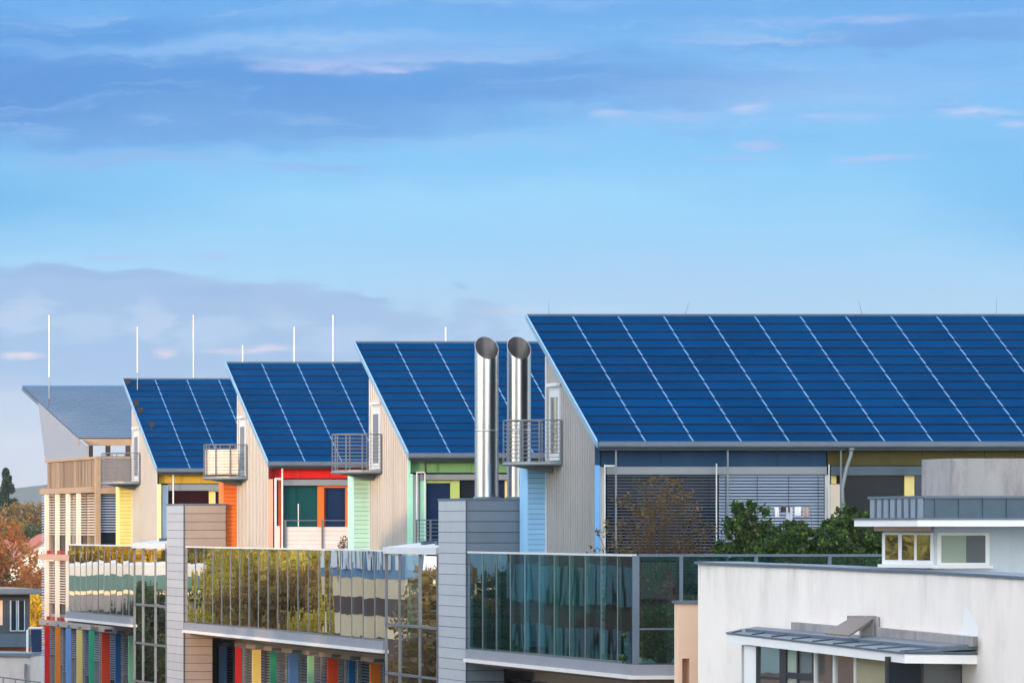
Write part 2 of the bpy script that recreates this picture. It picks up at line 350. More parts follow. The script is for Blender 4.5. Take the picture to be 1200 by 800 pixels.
SGLASS = glass('stair_glass', (.5, .62, .62), refl=2.2, wav=.004, wscale=.45)
FGLASS = glass('front_glass', (.42, .80, .76), refl=.9, wav=.002)
LAMEL = glass('pv_lamella', (.26, .44, .62), refl=.7, wav=.001, mintr=.02)

# ------------------------------------------------------------------ ground, street, hills
solo('ground', B(-9000, 11000, -9000, 6200, -.5, 0), mat('ground_grass', (96, 98, 66), rough=.95, var=.3, scale=.05), (0, 0, 0), kind='structure')
solo('street', B(22.0, 34.0, -200, 700, -.3, .004), mat('asphalt', (66, 66, 70), rough=.9, var=.12, scale=2), (0, 0, 0), kind='structure')
pv = MB().box(34.0, 38.5, -200, 700, -.3, .13); solo('pavement', pv, mat('paving', (128, 124, 118), rough=.9, var=.1, scale=3), (0, 0, 0), kind='structure')
pv = MB().box(18.5, 22.0, -200, 700, -.3, .13); solo('pavement', pv, MATS['paving'], (0, 0, 0), kind='structure')
ln = MB()
for k in range(100): ln.box(27.94, 28.06, -150 + k * 8, -146 + k * 8, .004, .008)
solo('lane_marking', ln, PLASTERC, (0, 0, 0), kind='structure')

def ridge(name, Y, x0, x1, zfun, m, depth=600, n=120):
    mb = MB(); xs = np.linspace(x0, x1, n); rows = []
    for j, (dy, s) in enumerate(((-depth, 0), (-depth * .6, .45), (-depth * .25, .85), (0, 1), (depth * .5, .6), (depth, 0))):
        rows.append([(x, Y + dy, zfun(x, j) * s - .2) for x in xs])
    b = 0
    for r in rows: mb.v += r
    for j in range(5):
        for i in range(n - 1): mb.f.append((j * n + i, j * n + i + 1, (j + 1) * n + i + 1, (j + 1) * n + i))
    return solo(name, mb, m, (0, 0, 0), kind='structure', smooth=True)
FOR = mat('forest_slope', (52, 68, 62), rough=.95, var=.35, scale=.03)
ridge('hills', 4200, -2500, 5000, lambda x, j: 40 + 5 * math.sin(x * .0061 + 1.9 + j * .3) + 4 * math.sin(x * .017 + j) + 2 * math.sin(x * .06), FOR)
ridge('hills', 2600, -2500, 4000, lambda x, j: 21 + 4 * math.sin(x * .008 + 2 + j * .3) + 2 * math.sin(x * .023), FOR, depth=350)

# ------------------------------------------------------------------ the office block under the penthouses
G, XP = 39.5, 37.5            # facade / gable plane and the plane of the glass terrace front
YS, YN = 149.6, 246.0         # terrace slab, south and north ends
blk = thing('office_block', 'long office block with coloured vertical fins below the glazed terrace edge', 'building', (G, 200, 0))
part('wall', B(G + .45, G + 22, YS + 1.6, 264.9, 0, H - 3.9), WALLG, blk)
part('terrace_deck', B(XP + .12, G + 22, YS + .12, YN, H - 3.9, H - 3.52), DECK, blk)
# spandrel above and below the window band
part('spandrel', B(G, G + .45, YS + 1.8, 264.9, H - 4.46, H - 3.905), mat('spandrel_band', (150, 138, 130), rough=.7, var=.08), blk)
part('spandrel', B(G, G + .45, YS + 1.8, 264.9, H - 8.6, H - 7.25), MATS['spandrel_band'], blk)
part('soffit', B(XP + .2, G, YS + .2, YN - .2, H - 4.0, H - 3.905), SOFFIT, blk)
for (a, b) in ((YS + .02, 168.95), (180.5, 216.4), (228.0, 245.2)):
    part('slab_edge', B(XP - .10, XP + .118, a, b, H - 3.80, H - 3.53), SLAB, blk)
    part('slab_lip', B(XP - .16, XP + .118, a, b, H - 3.90, H - 3.803), SLABW, blk)
part('slab_edge', B(XP - .10, 46, YS - .12, YS + .018, H - 3.80, H - 3.53), SLAB, blk)
part('slab_lip', B(XP - .16, 46, YS - .18, YS + .018, H - 3.90, H - 3.803), SLABW, blk)
# windows with blinds between the fins
FC = {'red': (200, 34, 42), 'orange': (226, 128, 34), 'blue': (106, 150, 214), 'yellow': (224, 204, 122), 'green': (52, 166, 130),
      'vermilion': (232, 76, 34), 'navy': (24, 92, 156), 'mint': (150, 214, 176)}
finsC = [(55.5, 'red', .22), (68, 'orange', .22), (80.5, 'blue', .22), (93.5, 'yellow', .24), (107.5, 'green', .22), (124, 'vermilion', .34), (138.5, 'navy', .22), (154.5, 'mint', .26)]
finsB = [(261.5, 'blue', .29), (279.5, 'red', .2), (301, 'yellow', .31), (320.5, 'green', .21), (344.3, 'blue', .31), (364.5, 'mint', .21), (390, 'vermilion', .35), (412.5, 'navy', .21), (440, 'orange', .34)]
fy = []
for lst in (finsC, finsB):
    for px, c, d in lst:
        Xc = G - .28; Yf = F * Xc / (px - CX); fy.append(Yf)
        part('sun_fin', B(Xc - d / 2, Xc + d / 2, Yf, Yf + .14, H - 8.4, H - 4.44), paint('fin_' + c, FC[c]), blk, label=c + ' vertical fin')
        part('fin_bracket', B(Xc - .05, G, Yf + .02, Yf + .1, H - 4.42, H - 4.30), GALV, blk)
edges = sorted(fy)
for lo, hi in ((YS + 2, 180.2), (180.4, 220.3), (220.6, 264.6)):
    n = max(1, round((hi - lo) / 2.05)); st = (hi - lo) / n
    for i in range(n):
        a, b = lo + i * st + .08, lo + (i + 1) * st - .08
        w = part('window', B(G + .20, G + .44, a, b, H - 7.2, H - 4.47), WINBLIND if i % 3 else WINDOW, blk)
        for ya in (a - .078, b): part('frame', B(G + .06, G + .44, ya, ya + .078, H - 7.2, H - 4.47), mat('frame_grey', (128, 130, 134), rough=.5), w)
        bl = MB(); z = H - 4.55; zlow = H - 6.5 + .35 * ((i * 7) % 3)
        while z > zlow:
            bl.add([(G + .06, a + .02, z), (G + .06, b - .02, z), (G + .15, b - .02, z + .05), (G + .15, a + .02, z + .05)], [(0, 1, 2, 3)]); z -= .10
        part('blind', bl, mat('blind_slat_grey', (132, 138, 150), rough=.5, metal=.2) if i % 3 else SLAT, w, kind='stuff')

# ------------------------------------------------------------------ glazed terrace fronts
def parapet(label, y0, y1, n, gm):
    t = thing('glass_parapet', label, 'glass parapet', (XP, y0, H - 3.52), 'tall glass terrace fronts of the long block')
    st = (y1 - y0) / n; zt, zb = H - .74, H - 3.47
    me = MB().box(-.01, .01, .03, st - .03, zb - H, zt - H).mesh('pane', gm)
    po = MB().box(-.006, .008, -.022, .022, zb - H - .04, zt - H).mesh('post', STEEL)
    for i in range(n):
        link('pane', me, t, (XP + .02, y0 + i * st, H), (0, R(random.gauss(0, .05)), R(random.gauss(0, .07))))
    for i in range(n + 1): link('post', po, t, (XP, y0 + i * st, H))
    part('top_rail', B(XP - .05, XP + .06, y0 - .02, y1 + .02, zt, zt + .055), TRIM, t)
    part('bottom_rail', B(XP - .04, XP + .05, y0, y1, H - 3.528, zb - .042), ZINCD, t)
    return t
parapet('southernmost glass terrace front below the two steel chimneys, dark and see-through', YS + .12, 168.9, 11, PGLASSD)
parapet('longest glass terrace front with autumn trees mirrored in it, between the two cladded shafts', 180.5, 216.3, 20, PGLASS)
parapet('far left glass terrace front with pale building mirrored in it, under the timber end house', 228.0, 245.0, 11, PGLASS)
# south return of the terrace front
t = thing('glass_parapet', 'south facing glass terrace front before the green hedge, partly behind the white house', 'glass parapet', (XP, YS, H - 3.52), 'tall glass terrace fronts of the long block')
xs = [XP + .1] + [xat(p, YS) for p in (798, 886, 972, 1058, 1144, 1230)]
for i in range(len(xs) - 1):
    pn = part('pane', B(xs[i] + .04, xs[i + 1] - .04, YS - .01, YS + .01, H - 3.47, H - .745), FGLASS, t)
for x_ in xs[1:]: part('post', B(x_ - .045, x_ + .045, YS - .04, YS + .04, H - 3.5, H - .745), ZINC, t)
part('corner_post', B(XP - .06, XP + .09, YS - .06, YS + .09, H - 3.525, H - .72), ZINC, t)
part('top_rail', B(XP + .093, xs[-1], YS - .05, YS + .05, H - .742, H - .68), ZINC, t)
part('transom', B(XP + .093, xs[1] - .046, YS - .035, YS - .012, H - 2.63, H - 2.585), ZINC, t)
part('bottom_rail', B(XP + .093, xs[-1], YS - .035, YS + .05, H - 3.528, H - 3.503), ZINCD, t)

# ------------------------------------------------------------------ cladded service shafts and glazed stairwells
def shaft(label, y0, y1, md, zt, xe, xe2):
    t = thing('service_shaft', label, 'shaft', (XP, y0, 0), 'metal cladded service shafts')
    part('core', B(XP - .02, xe - .03, y0 + .05, y1 - .02, H - 3.6, zt - .02), DARKWALL, t); part('core', B(XP - .02, xe2 - .03, y0 + .05, y1 - .02, 0, H - 3.61), DARKWALL, t)
    ph = .31; n = int(9.6 / ph)
    me = MB().box(-.03, 0, .01, (y1 - y0) - .01, .006, ph - .008).mesh('cladding_panel', PANELL)
    m2 = MB().box(.0, xe - XP - .02, -.03, 0, .008, ph - .01).mesh('cladding_panel', md)
    m3 = MB().box(.0, xe2 - XP - .02, -.03, 0, .008, ph - .01).mesh('cladding_panel', md)
    for i in range(n):
        z = zt - (i + 1) * ph - .03
        link('cladding_panel', me, t, (XP - .02, y0, z)); 
        link('cladding_panel', m2 if z > H - 3.65 else m3, t, (XP - .015, y0 + .05, z))
    part('coping', B(XP - .07, xe + .02, y0 - .0, y1 + .02, zt - .03, zt + .03), ZINC, t)
    part('corner_trim', B(XP - .055, XP - .012, y0 - .005, y0 + .018, 1, zt - .032), ZINCD, t)
    return t
shaft('tall grey panelled shaft carrying the two steel chimneys', 169.1, 172.8, PANELD, H + .83, 39.95, 38.6)
shaft('grey panelled shaft with taupe south side before the orange walled penthouse', 216.7, 220.4, PANELT, H + .87, 39.06, 38.56)
def stairwell(label, y0, y1):
    t = thing('glazed_stairwell', label, 'stairwell', (XP, y0, 0), 'glazed stairwells beside the shafts')
    part('core', B(XP + 1.7, G + .4, y0, y1, 0, H - .75), mat('stair_inner', (70, 66, 62), rough=.8, var=.2), t)
    zs = [H - .80, H - 3.0, H - 4.5, H - 6.0, H - 8.6]; fr = [0, .30, .68, 1.0]
    ys = [y1 - (y1 - y0) * f for f in (0, .27, .66, 1.0)]
    for i in range(len(zs) - 1):
        for j in range(3):
            pn = part('pane', MB().add([(XP - .04, ys[j + 1] + .05, zs[i + 1] + .05), (XP - .04, ys[j] - .05, zs[i + 1] + .05), (XP - .04, ys[j] - .05, zs[i] - .05), (XP - .04, ys[j + 1] + .05, zs[i] - .05)], [(0, 1, 2, 3)]), SGLASS, t)
            pn.rotation_euler = (0, R(random.gauss(0, .015)), R(random.gauss(0, .006)))
    for y_ in ys: part('mullion', B(XP - .08, XP + .02, y_ - .028, y_ + .028, H - 8.6, H - .80), STEEL, t)
    for z_ in zs[1:-1]: part('transom', B(XP - .075, XP + .015, y0 + .05, y1 - .05, z_ - .035, z_ + .035), STEEL, t)
    part('roof', MB().prism([(XP - .12, y0 - .1, H - .79), (XP - .12, y0 - .1, H - .60), (XP + 1.4, y0 - .1, H - .42), (G - .1, y0 - .1, H - .42), (G - .1, y0 - .1, H - .79)], (0, y1 - y0 + .1, 0)), PANELL, t)
    part('roof_edge', B(XP - .15, XP - .123, y0 - .12, y1, H - .80, H - .595), TRIM, t)
    for q in (.35, .62): part('vent', B(XP + .5, XP + .9, y0 + (y1 - y0) * q, y0 + (y1 - y0) * q + .35, H - .52, H - .40), ZINCD, t)
    for k in range(6): part('landing', B(XP + .2, XP + 1.69, y0 + .1, y1 - .1, H - 1.7 - k * 1.5, H - 1.55 - k * 1.5), CONC, t)
    return t
stairwell('nearer glazed stairwell, left of the shaft with chimneys', 172.9, 180.3)
stairwell('farther glazed stairwell, left of the taupe sided shaft', 220.5, 227.9)

# ------------------------------------------------------------------ two steel chimneys
def chimney(label, px, Y, r, pyt, pyb):
    X = xat(px, Y); zb = H + .86; zt = zat(pyt, Y); zl = zat(pyb, Y)
    t = thing('steel_chimney', label, 'chimney', (X, Y, zb), 'twin steel chimneys')
    n = 48; mb = MB(); mi = MB()
    def top(cx, cy): return zl + (zt - zl) * (cy * .5 + .5)
    for k in range(n):
        a = 2 * math.pi * k / n; c, s = math.cos(a), math.sin(a)
        mb.v += [(X + r * c, Y + r * s, zb), (X + r * c, Y + r * s, top(c, s)), (X + r * .965 * c, Y + r * .965 * s, top(c, s)), (X + r * .965 * c, Y + r * .965 * s, zl - 1.2)]
    for k in range(n):
        a, b = 4 * k, 4 * ((k + 1) % n)
        mb.f += [(a, b, b + 1, a + 1), (a + 1, b + 1, b + 2, a + 2)]
        mi.v += mb.v[a + 2:a + 4]; mi.f.append((2 * k, 2 * ((k + 1) % n), 2 * ((k + 1) % n) + 1, 2 * k + 1))
    lo_ = part('liner', mi, CHIN, t)
    for p in lo_.data.polygons: p.use_smooth = True
    o = part('flue', mb, CHROME, t)
    for p in o.data.polygons: p.use_smooth = True
    md = o.modifiers.new('edges', 'EDGE_SPLIT'); md.split_angle = R(40)
    cap = MB(); cap.v = [(X + r * .96 * math.cos(2 * math.pi * k / n), Y + r * .96 * math.sin(2 * math.pi * k / n), zl - 1.15) for k in range(n)]; cap.f = [tuple(range(n))]
    part('damper', cap, CHIN, t)
    zz = zb + 2.0
    ring = MB().tube([(X, Y, zz - .02), (X, Y, zz + .02)], r * 1.012, 48); part('joint_band', ring, CHROME, t, smooth=True)
    part('base_flange', MB().tube([(X, Y, zb - .04), (X, Y, zb + .05)], r * 1.12, 48), ZINC, t, smooth=True)
    return t
chimney('left of the twin steel chimneys, free of the balcony', 570.3, 171.4, .345, 394, 421)
chimney('right of the twin steel chimneys, behind the round balcony', 608.2, 171.4, .345, 394, 421)

# ------------------------------------------------------------------ penthouses
RISE, RUN = 3.83, 8.5
ANG = math.atan2(RISE, RUN); SL = math.hypot(RISE, RUN); NR = 15; ROW = SL / NR; PW_ = 1.335
_p = MB().hexa([(0, 0, .012), (PW_ - .046, 0, .012), (PW_ - .046, ROW, 0), (0, ROW, 0), (0, .0, .046), (PW_ - .046, 0, .046), (PW_ - .046, ROW, .014), (0, ROW, .014)])
def panel_mesh():
    m = _p.mesh('solar_panel', PV); m.materials.append(PVEDGE)
    for p in m.polygons:
        if abs(p.normal.z) < .8: p.material_index = 1
    return m
PANEL = panel_mesh()

def penthouse(Ye, width, label, accent, siding, items, screen=None, panes=None):
    z0 = H - 3.52; ze = H + 2.40; zr = ze + RISE
    t = thing('penthouse', label, 'penthouse', (G, Ye, z0), 'rooftop penthouses with solar roofs')
    xr = G + width
    def zroof(y): return ze + (y - Ye) * RISE / RUN
    # roof slab with soffit
    part('roof', MB().prism([(G + .02, Ye + .02, ze - .05), (G + .02, Ye + RUN, zr - .05), (G + .02, Ye + RUN, zr - .16), (G + .02, Ye + .02, ze - .24)], (width - .02, 0, 0)), ZINCD, t)
    ncol = int(width / PW_)
    for c in range(ncol):
        x = G + .03 + c * PW_
        for r in range(NR):
            y = Ye + r * ROW * math.cos(ANG); z = ze + r * ROW * math.sin(ANG)
            link('solar_panel', PANEL, t, (x, y, z - .04), (ANG + random.gauss(0, .0012), 0, random.gauss(0, .0006)))
        if c:
            b = MB()
            for r in range(NR):
                y = Ye + r * ROW * math.cos(ANG); z = ze + r * ROW * math.sin(ANG) - .04
                nx, nz = -math.sin(ANG), math.cos(ANG); y2, z2 = y + ROW * math.cos(ANG) * .93, z + ROW * math.sin(ANG) * .93
                y += .07 * ROW * math.cos(ANG); z += .07 * ROW * math.sin(ANG)
                b.hexa([(x - .044, y, z - .02), (x - .002, y, z - .02), (x - .002, y2, z2 - .02), (x - .044, y2, z2 - .02),
                        (x - .044, y + nx * .043, z + nz * .043), (x - .002, y + nx * .043, z + nz * .043), (x - .002, y2 + nx * .018, z2 + nz * .018), (x - .044, y2 + nx * .018, z2 + nz * .018)])
            part('batten', b, BATTEN, t)
    part('ridge_cap', B(G, xr, Ye + RUN - .01, Ye + RUN + .06, zr - .16, zr + .035), ZINCD, t)
    part('rake_trim', MB().prism([(G - .035, Ye - .02, ze + .03), (G - .035, Ye + RUN, zr + .03), (G - .035, Ye + RUN, zr - .13), (G - .035, Ye - .02, ze - .16)], (.04, 0, 0)), RAKE, t)
    g = MB(); sec = [(0, -.19), (-.02, -.17), (-.16, -.17), (-.19, -.13), (-.19, .0), (-.175, .0), (-.16, -.02), (0, -.02)]
    g.prism([(G + .0, Ye + a, ze + b) for a, b in sec], (width, 0, 0)); part('gutter', g, ZINC, t)
    # corrugated gable
    y0, y1 = Ye + .22, Ye + 6.1; mb = MB(); per = .28; pts = []
    y = y0
    while y < y1:
        for dy, dx in ((0, 0), (.13, 0), (.16, -.038), (.25, -.038)):
            if y + dy < y1: pts.append((y + dy, dx))
        y += per
    pts.append((y1, 0))
    for (ya, dx) in pts:
        mb.v += [(G + .06 + dx, ya, z0 + .02), (G + .06 + dx, ya, zroof(ya) - .18)]
    for i in range(len(pts) - 1): mb.f.append((2 * i, 2 * i + 2, 2 * i + 3, 2 * i + 1))
    nb = len(mb.v)
    part('gable_wall', mb, GABLE, t)
    part('gable_core', MB().prism([(G + .075, y0 + .2, z0 + .01), (G + .075, y1, z0 + .01), (G + .075, y1, zroof(y1) - .25), (G + .075, y0 + .2, zroof(y0 + .2) - .25)], (.06, 0, 0)), DARKWALL, t)
    part('corner_trim', B(G - .01, G + .12, y1, y1 + .07, z0, zroof(y1) - .19), TRIM, t)
    part('wall', B(G + .3, xr, Ye + .75, y1, z0 + .005, ze - .3), DARKWALL, t)
    part('upper_wall', MB().prism([(G + .3, Ye + .75, ze - .29), (G + .3, y1, ze - .29), (G + .3, y1, zroof(y1) - .25), (G + .3, Ye + .75, zroof(Ye + .75) - .25)], (width - .3, 0, 0)), DARKWALL, t)
    # coloured siding block at the back corner
    xa = G - .51; yb = y1 + .075; zt = H + 1.88; bh = .148; n = int((zt - z0) / bh)
    sm = paint('siding_' + accent, siding, rvar=.05)
    me = MB().box(0, .50, -.03, 0, .003, bh - .007).mesh('siding_board', sm)
    for i in range(n): link('siding_board', me, t, (xa + .006, yb, zt - (i + 1) * bh))
    part('siding_backing', B(xa + .004, G, yb + .001, yb + .0045, z0, zt), DARKWALL, t)
    part('siding_block', B(xa, G + .3, yb + .005, yb + 1.0, z0, zt), sm, t)
    # tall gable door with hood
    dy0, dy1 = Ye + 4.4, Ye + 5.55; dz0, dz1 = H + 1.93, H + 4.05
    d = part('door', B(G - .03, G + .05, dy0, dy1, dz0, dz1), mat('door_white', (206, 212, 220), rough=.5, var=.04), t)
    part('door_glass', B(G - .036, G - .031, dy0 + .14, dy1 - .14, dz0 + .2, dz1 - .3), WINBLIND, d)
    part('hood', B(G - .13, G + .0, dy0 - .04, dy1 + .04, dz1 + .003, dz1 + .1), TRIM, t)
    # semicircular balcony
    yc, rb, ry = Ye + 5.42, 1.36, 1.14; zf = H + 1.90
    arc = [(G - rb * math.sin(a), yc + ry * math.cos(a)) for a in np.linspace(0, math.pi, 15)]
    bal = part('balcony', MB().plan([(G - .012, yc + ry)] + arc[1:-1] + [(G - .012, yc - ry)], zf - .06, zf), GALV, t)
    part('edge_beam', MB().tube([(x_, y_, zf - .08) for x_, y_ in arc], .05, 6), GALV, bal)
    part('bracket', MB().prism([(G - .0, yc - .03, zf - .07), (G - 1.1, yc - .03, zf - .07), (G - 1.1, yc - .03, zf - .14), (G - .0, yc - .03, zf - .34)], (0, .06, 0)), GALV, bal)
    for k in range(9):
        part('rail', MB().tube([(x_, y_, zf + .12 + k * .117) for x_, y_ in arc], .0075, 5), STEEL, bal)
    part('top_rail', MB().tube([(x_, y_, zf + 1.18) for x_, y_ in arc], .020, 6), STEEL, bal)
    for k in range(0, 15, 2): part('post', B(arc[k][0] - .018, arc[k][0] + .018, arc[k][1] - .018, arc[k][1] + .018, zf - .12, zf + 1.17), STEEL, bal)
    if screen:
        sb = MB(); a2 = arc[3:14]
        for i in range(len(a2) - 1):
            (xa_, ya_), (xb_, yb_) = a2[i], a2[i + 1]
            q = .965
            f = lambda x_, y_: (G + (x_ - G) * q, yc + (y_ - yc) * q)
            A_, B_ = f(xa_, ya_), f(xb_, yb_)
            sb.add([(A_[0], A_[1], zf + .08), (B_[0], B_[1], zf + .08), (B_[0], B_[1], zf + 1.0), (A_[0], A_[1], zf + 1.0)], [(0, 1, 2, 3)])
        part('canvas_screen', sb, screen, bal)
    # south front, piece by piece
    Yf = Ye + .5
    for it in items:
        nm, p0, p1, q0, q1, m = it[:6]; dd = it[6] if len(it) > 6 else 0; th = it[7] if len(it) > 7 else .06
        Y_ = Yf + dd
        part(nm, B(xat(p0, Y_), xat(p1, Y_), Y_, Y_ + th, zat(q1, Y_), zat(q0, Y_)), m, t, label=it[8] if len(it) > 8 else None)
    return t, Yf

def post(t, px, q0, q1, Y, r=.03, m=None, nm='post'):
    x = xat(px, Y); return part(nm, MB().tube([(x, Y, zat(q1, Y)), (x, Y, zat(q0, Y))], r, 8), m or STEEL, t)

P1BLUE = paint('fascia_blue', (22, 66, 104)); OLIVE = paint('fascia_olive', (86, 80, 32)); LBLUE = paint('strip_blue', (110, 170, 224))
HEAD = mat('blind_box', (142, 148, 156), rough=.5, metal=.2, var=.05); WHITEF = mat('frame_white', (214, 214, 212), rough=.5, var=.04)
CREAM = paint('frame_cream', (226, 206, 130)); BEIGE = mat('beige_panel', (222, 204, 186), rough=.7, var=.04)
it1 = [('front_strip', 697.5, 703.2, 545, 775, LBLUE, -.29), ('front_strip', 697.5, 703, 519.5, 544.7, P1BLUE, -.29), ('front_strip', 703.4, 709, 547, 775, WHITEF, .02)]
for a, b in ((704, 774.6), (775, 852.6), (853, 910.6), (911, 968)): it1.append(('fascia_panel', a, b, 522, 546, P1BLUE, 0, .06, 'blue fascia panel'))
for a, b in ((970, 1042.6), (1043, 1079.6), (1080, 1117.6), (1118, 1153.6), (1154, 1190), (1190.4, 1226), (1226.4, 1262)): it1.append(('fascia_panel', a, b, 522, 545, OLIVE, 0, .06, 'olive fascia panel'))
it1 += [('blind_box', 711, 969, 546.5, 555.5, HEAD, -.08, .2), ('blind_box', 974, 1085, 546, 556.5, ZINCD, -.08, .2),
        ('window', 711, 840, 556, 775, WINDOW, .12, .05), ('window', 842, 966, 556, 775, WINDOW, .12, .05), ('frame', 966.5, 972, 556, 775, WHITEF, .02),
        ('window', 987, 1059, 557, 775, WINDOW, .12, .05), ('frame', 1060, 1071.5, 557, 775, CREAM, .04), ('window', 1072, 1270, 557, 775, WINNAVY, .12, .05),
        ('frame', 974, 980, 557, 566.5, CREAM, .04), ('screen_panel', 973, 986, 567, 775, BEIGE, -.2, .05)]
p1, Yf1 = penthouse(161.8, 22.7, 'largest and nearest penthouse with blue fascia, blue siding and closed venetian blinds', 'blue', (150, 202, 244), it1)
for (a, b, tilt, m, th) in ((711.5, 838.5, 22, SLAT, .058), (842.5, 965.5, 46, SLATL, .085)):
    Yb = Yf1 - .03; x0, x1 = xat(a, Yb), xat(b, Yb)
    me = MB().box(0, x1 - x0, -th / 2, th / 2, -.002, .002).mesh('blind_slat', m)
    z = zat(557.5, Yb)
    for k in range(32):
        link('blind_slat', me, p1, (x0, Yb, z - k * .0868), (R(tilt + random.gauss(0, 1.2)), 0, random.gauss(0, .0005)))
    for f_ in (.06, .36, .66, .94):
        part('ladder_cord', B(x0 + (x1 - x0) * f_ - .006, x0 + (x1 - x0) * f_ + .006, Yb - .055, Yb - .045, zat(675, Yb), z), DARKWALL, p1)
for px, q0 in ((708.8, 544), (839.6, 543), (971.5, 544)): post(p1, px, q0, 775, Yf1 - .3, .02, TRIM, 'blind_guide')
part('guide_arm', B(xat(709, Yf1 - .3), xat(722, Yf1 - .3), Yf1 - .32, Yf1 - .29, zat(546.5, Yf1 - .3), zat(544.5, Yf1 - .3)), TRIM, p1)
for px, q0 in ((721.8, 524), (852.8, 524), (985.5, 524)): post(p1, px, q0, 775, Yf1 - .42, .03, GALV)
Yd = 161.75
part('downpipe', MB().tube([at(997.5, 524, Yd), at(997, 533, Yd), at(992, 548, Yd), at(986.8, 572, Yd), at(987.5, 590, Yd), at(987.8, 775, Yd)], .055, 10), GALV, p1, smooth=True)
part('gutter_outlet', MB().tube([at(997.5, 521, Yd), at(997.5, 527, Yd)], .1, 10), GALV, p1)

GREENF = paint('fascia_green', (118, 168, 116)); MINT = paint('strip_mint', (160, 222, 196)); YGREEN = paint('frame_lime', (176, 198, 112))
it2 = [('front_strip', 478, 484, 555, 760, MINT, -.29), ('front_strip', 478.5, 481, 530, 554.7, MINT, -.29), ('front_strip', 484.3, 491, 556, 760, WHITEF, .02), ('frame', 492, 499.5, 561, 760, MINT, -.02)]
for a, b in ((481.3, 499), (499.3, 552), (552.3, 600), (600.3, 650)): it2.append(('fascia_panel', a, b, 533, 553.5, GREENF, 0, .06, 'green fascia panel'))
it2 += [('blind_box', 492, 650, 555.5, 562, HEAD, -.08, .2), ('window', 500, 527.5, 566, 760, WINNAVY, .12, .05), ('frame', 500, 527.5, 562.5, 565.7, YGREEN, .04), ('frame', 528, 538.5, 562.5, 760, YGREEN, .04),
        ('window', 539, 560, 563, 760, WINDOW, .12, .05), ('window', 560.3, 650, 563, 760, WINNAVY, .12, .05), ('frame', 592, 597, 563, 760, CREAM, .03)]
p2, Yf2 = penthouse(186.7, 13.4, 'second penthouse with green fascia and mint siding, left of the chimneys', 'mint', (186, 232, 214), it2)
for px in (488.5, 498): post(p2, px, 552.5, 760, Yf2 - .3, .02, TRIM, 'blind_guide')
part('guide_arm', B(xat(488.5, Yf2 - .3), xat(498, Yf2 - .3), Yf2 - .32, Yf2 - .29, zat(554, Yf2 - .3), zat(552.3, Yf2 - .3)), TRIM, p2)
post(p2, 498.8, 535, 554, Yf2 - .4, .03, DARKWALL)
Yr = 183.9
rl = part('terrace_railing', B(xat(487, Yr), xat(560, Yr), Yr - .02, Yr + .02, zat(609.6, Yr), zat(608.4, Yr)), STEEL, p2)
for q in (613.5, 618, 622.5, 627, 631.5, 636): part('rail', B(xat(487, Yr), xat(560, Yr), Yr - .008, Yr + .008, zat(q + .35, Yr), zat(q - .35, Yr)), STEEL, rl)
for px in (488, 504.5, 521, 538): part('post', B(xat(px, Yr) - .025, xat(px, Yr) + .025, Yr - .025, Yr + .025, zat(645, Yr), zat(609.6, Yr)), STEEL, rl)

REDF = paint('fascia_red', (226, 30, 22)); PINK = paint('strip_pink', (226, 170, 150)); ORANGE = paint('frame_orange', (236, 110, 44))
it3 = [('front_strip', 314, 320, 561, 745, PINK, -.29), ('front_strip', 315, 318, 543, 560.7, paint('maroon', (120, 24, 24)), -.29), ('frame', 326, 332, 562, 745, ORANGE, .0)]
for a, b in ((318.3, 352), (352.3, 386), (386.3, 421), (421.3, 440)): it3.append(('fascia_panel', a, b, 543, 560, REDF, 0, .06, 'red fascia panel'))
it3 += [('blind_box', 331, 440, 561.5, 568.5, HEAD, -.08, .2), ('window', 332, 372, 569, 745, WINTEAL, .12, .05), ('frame', 372.3, 379.6, 569, 745, ORANGE, .04), ('frame', 380.0, 381.5, 571.5, 745, paint('maroon', (120, 24, 24)), .04),
        ('window', 381.7, 404.5, 571.5, 745, WINNAVY, .12, .05), ('frame', 380, 405, 569, 571.2, ORANGE, .03), ('frame', 405, 413.5, 569, 745, ORANGE, .04), ('window', 414, 440, 569, 745, WINDOW, .12, .05)]
CANV = mat('canvas', (222, 206, 190), rough=.9, var=.08, scale=4)
p3, Yf3 = penthouse(210.8, 12.1, 'third penthouse with bright red fascia, orange siding and canvas around its balcony', 'orange', (240, 122, 52), it3, screen=CANV)
post(p3, 330.8, 545, 745, Yf3 - .4, .03, TRIM); post(p3, 413.6, 559, 745, Yf3 - .3, .026, TRIM, 'blind_guide'); post(p3, 323, 560, 745, Yf3 - .3, .045, TRIM, 'downpipe')
part('guide_arm', B(xat(323, Yf3 - .3), xat(331, Yf3 - .3), Yf3 - .32, Yf3 - .27, zat(562, Yf3 - .3), zat(559.6, Yf3 - .3)), TRIM, p3)
Yr = 208.5
rl = part('terrace_railing', B(xat(333, Yr), xat(418, Yr), Yr - .02, Yr + .02, zat(610, Yr), zat(609, Yr)), STEEL, p3)
SCR = mat('screen_board', (222, 212, 206), rough=.7, var=.05, rvar=.05)
for k in range(8):
    q = 617 + k * 5.2; part('screen_board', B(xat(336, Yr), xat(377, Yr), Yr + .03, Yr + .06, zat(q + 5, Yr), zat(q, Yr)), SCR, rl)
    part('screen_board', B(xat(378.5, Yr), xat(418, Yr), Yr + .03, Yr + .06, zat(q + 5, Yr), zat(q, Yr)), SCR, rl)
for px in (334.5, 377.8, 417.5): part('post', B(xat(px, Yr) - .03, xat(px, Yr) + .03, Yr - .03, Yr + .026, zat(700, Yr), zat(609.5, Yr)), STEEL, rl)
part('side_screen', B(xat(322, Yr), xat(328, Yr), Yr, Yr + .05, zat(700, Yr), zat(616, Yr)), SCR, p3)
post(p3, 349.6, 590, 616.5, Yf3 - .1, .02, TRIM)

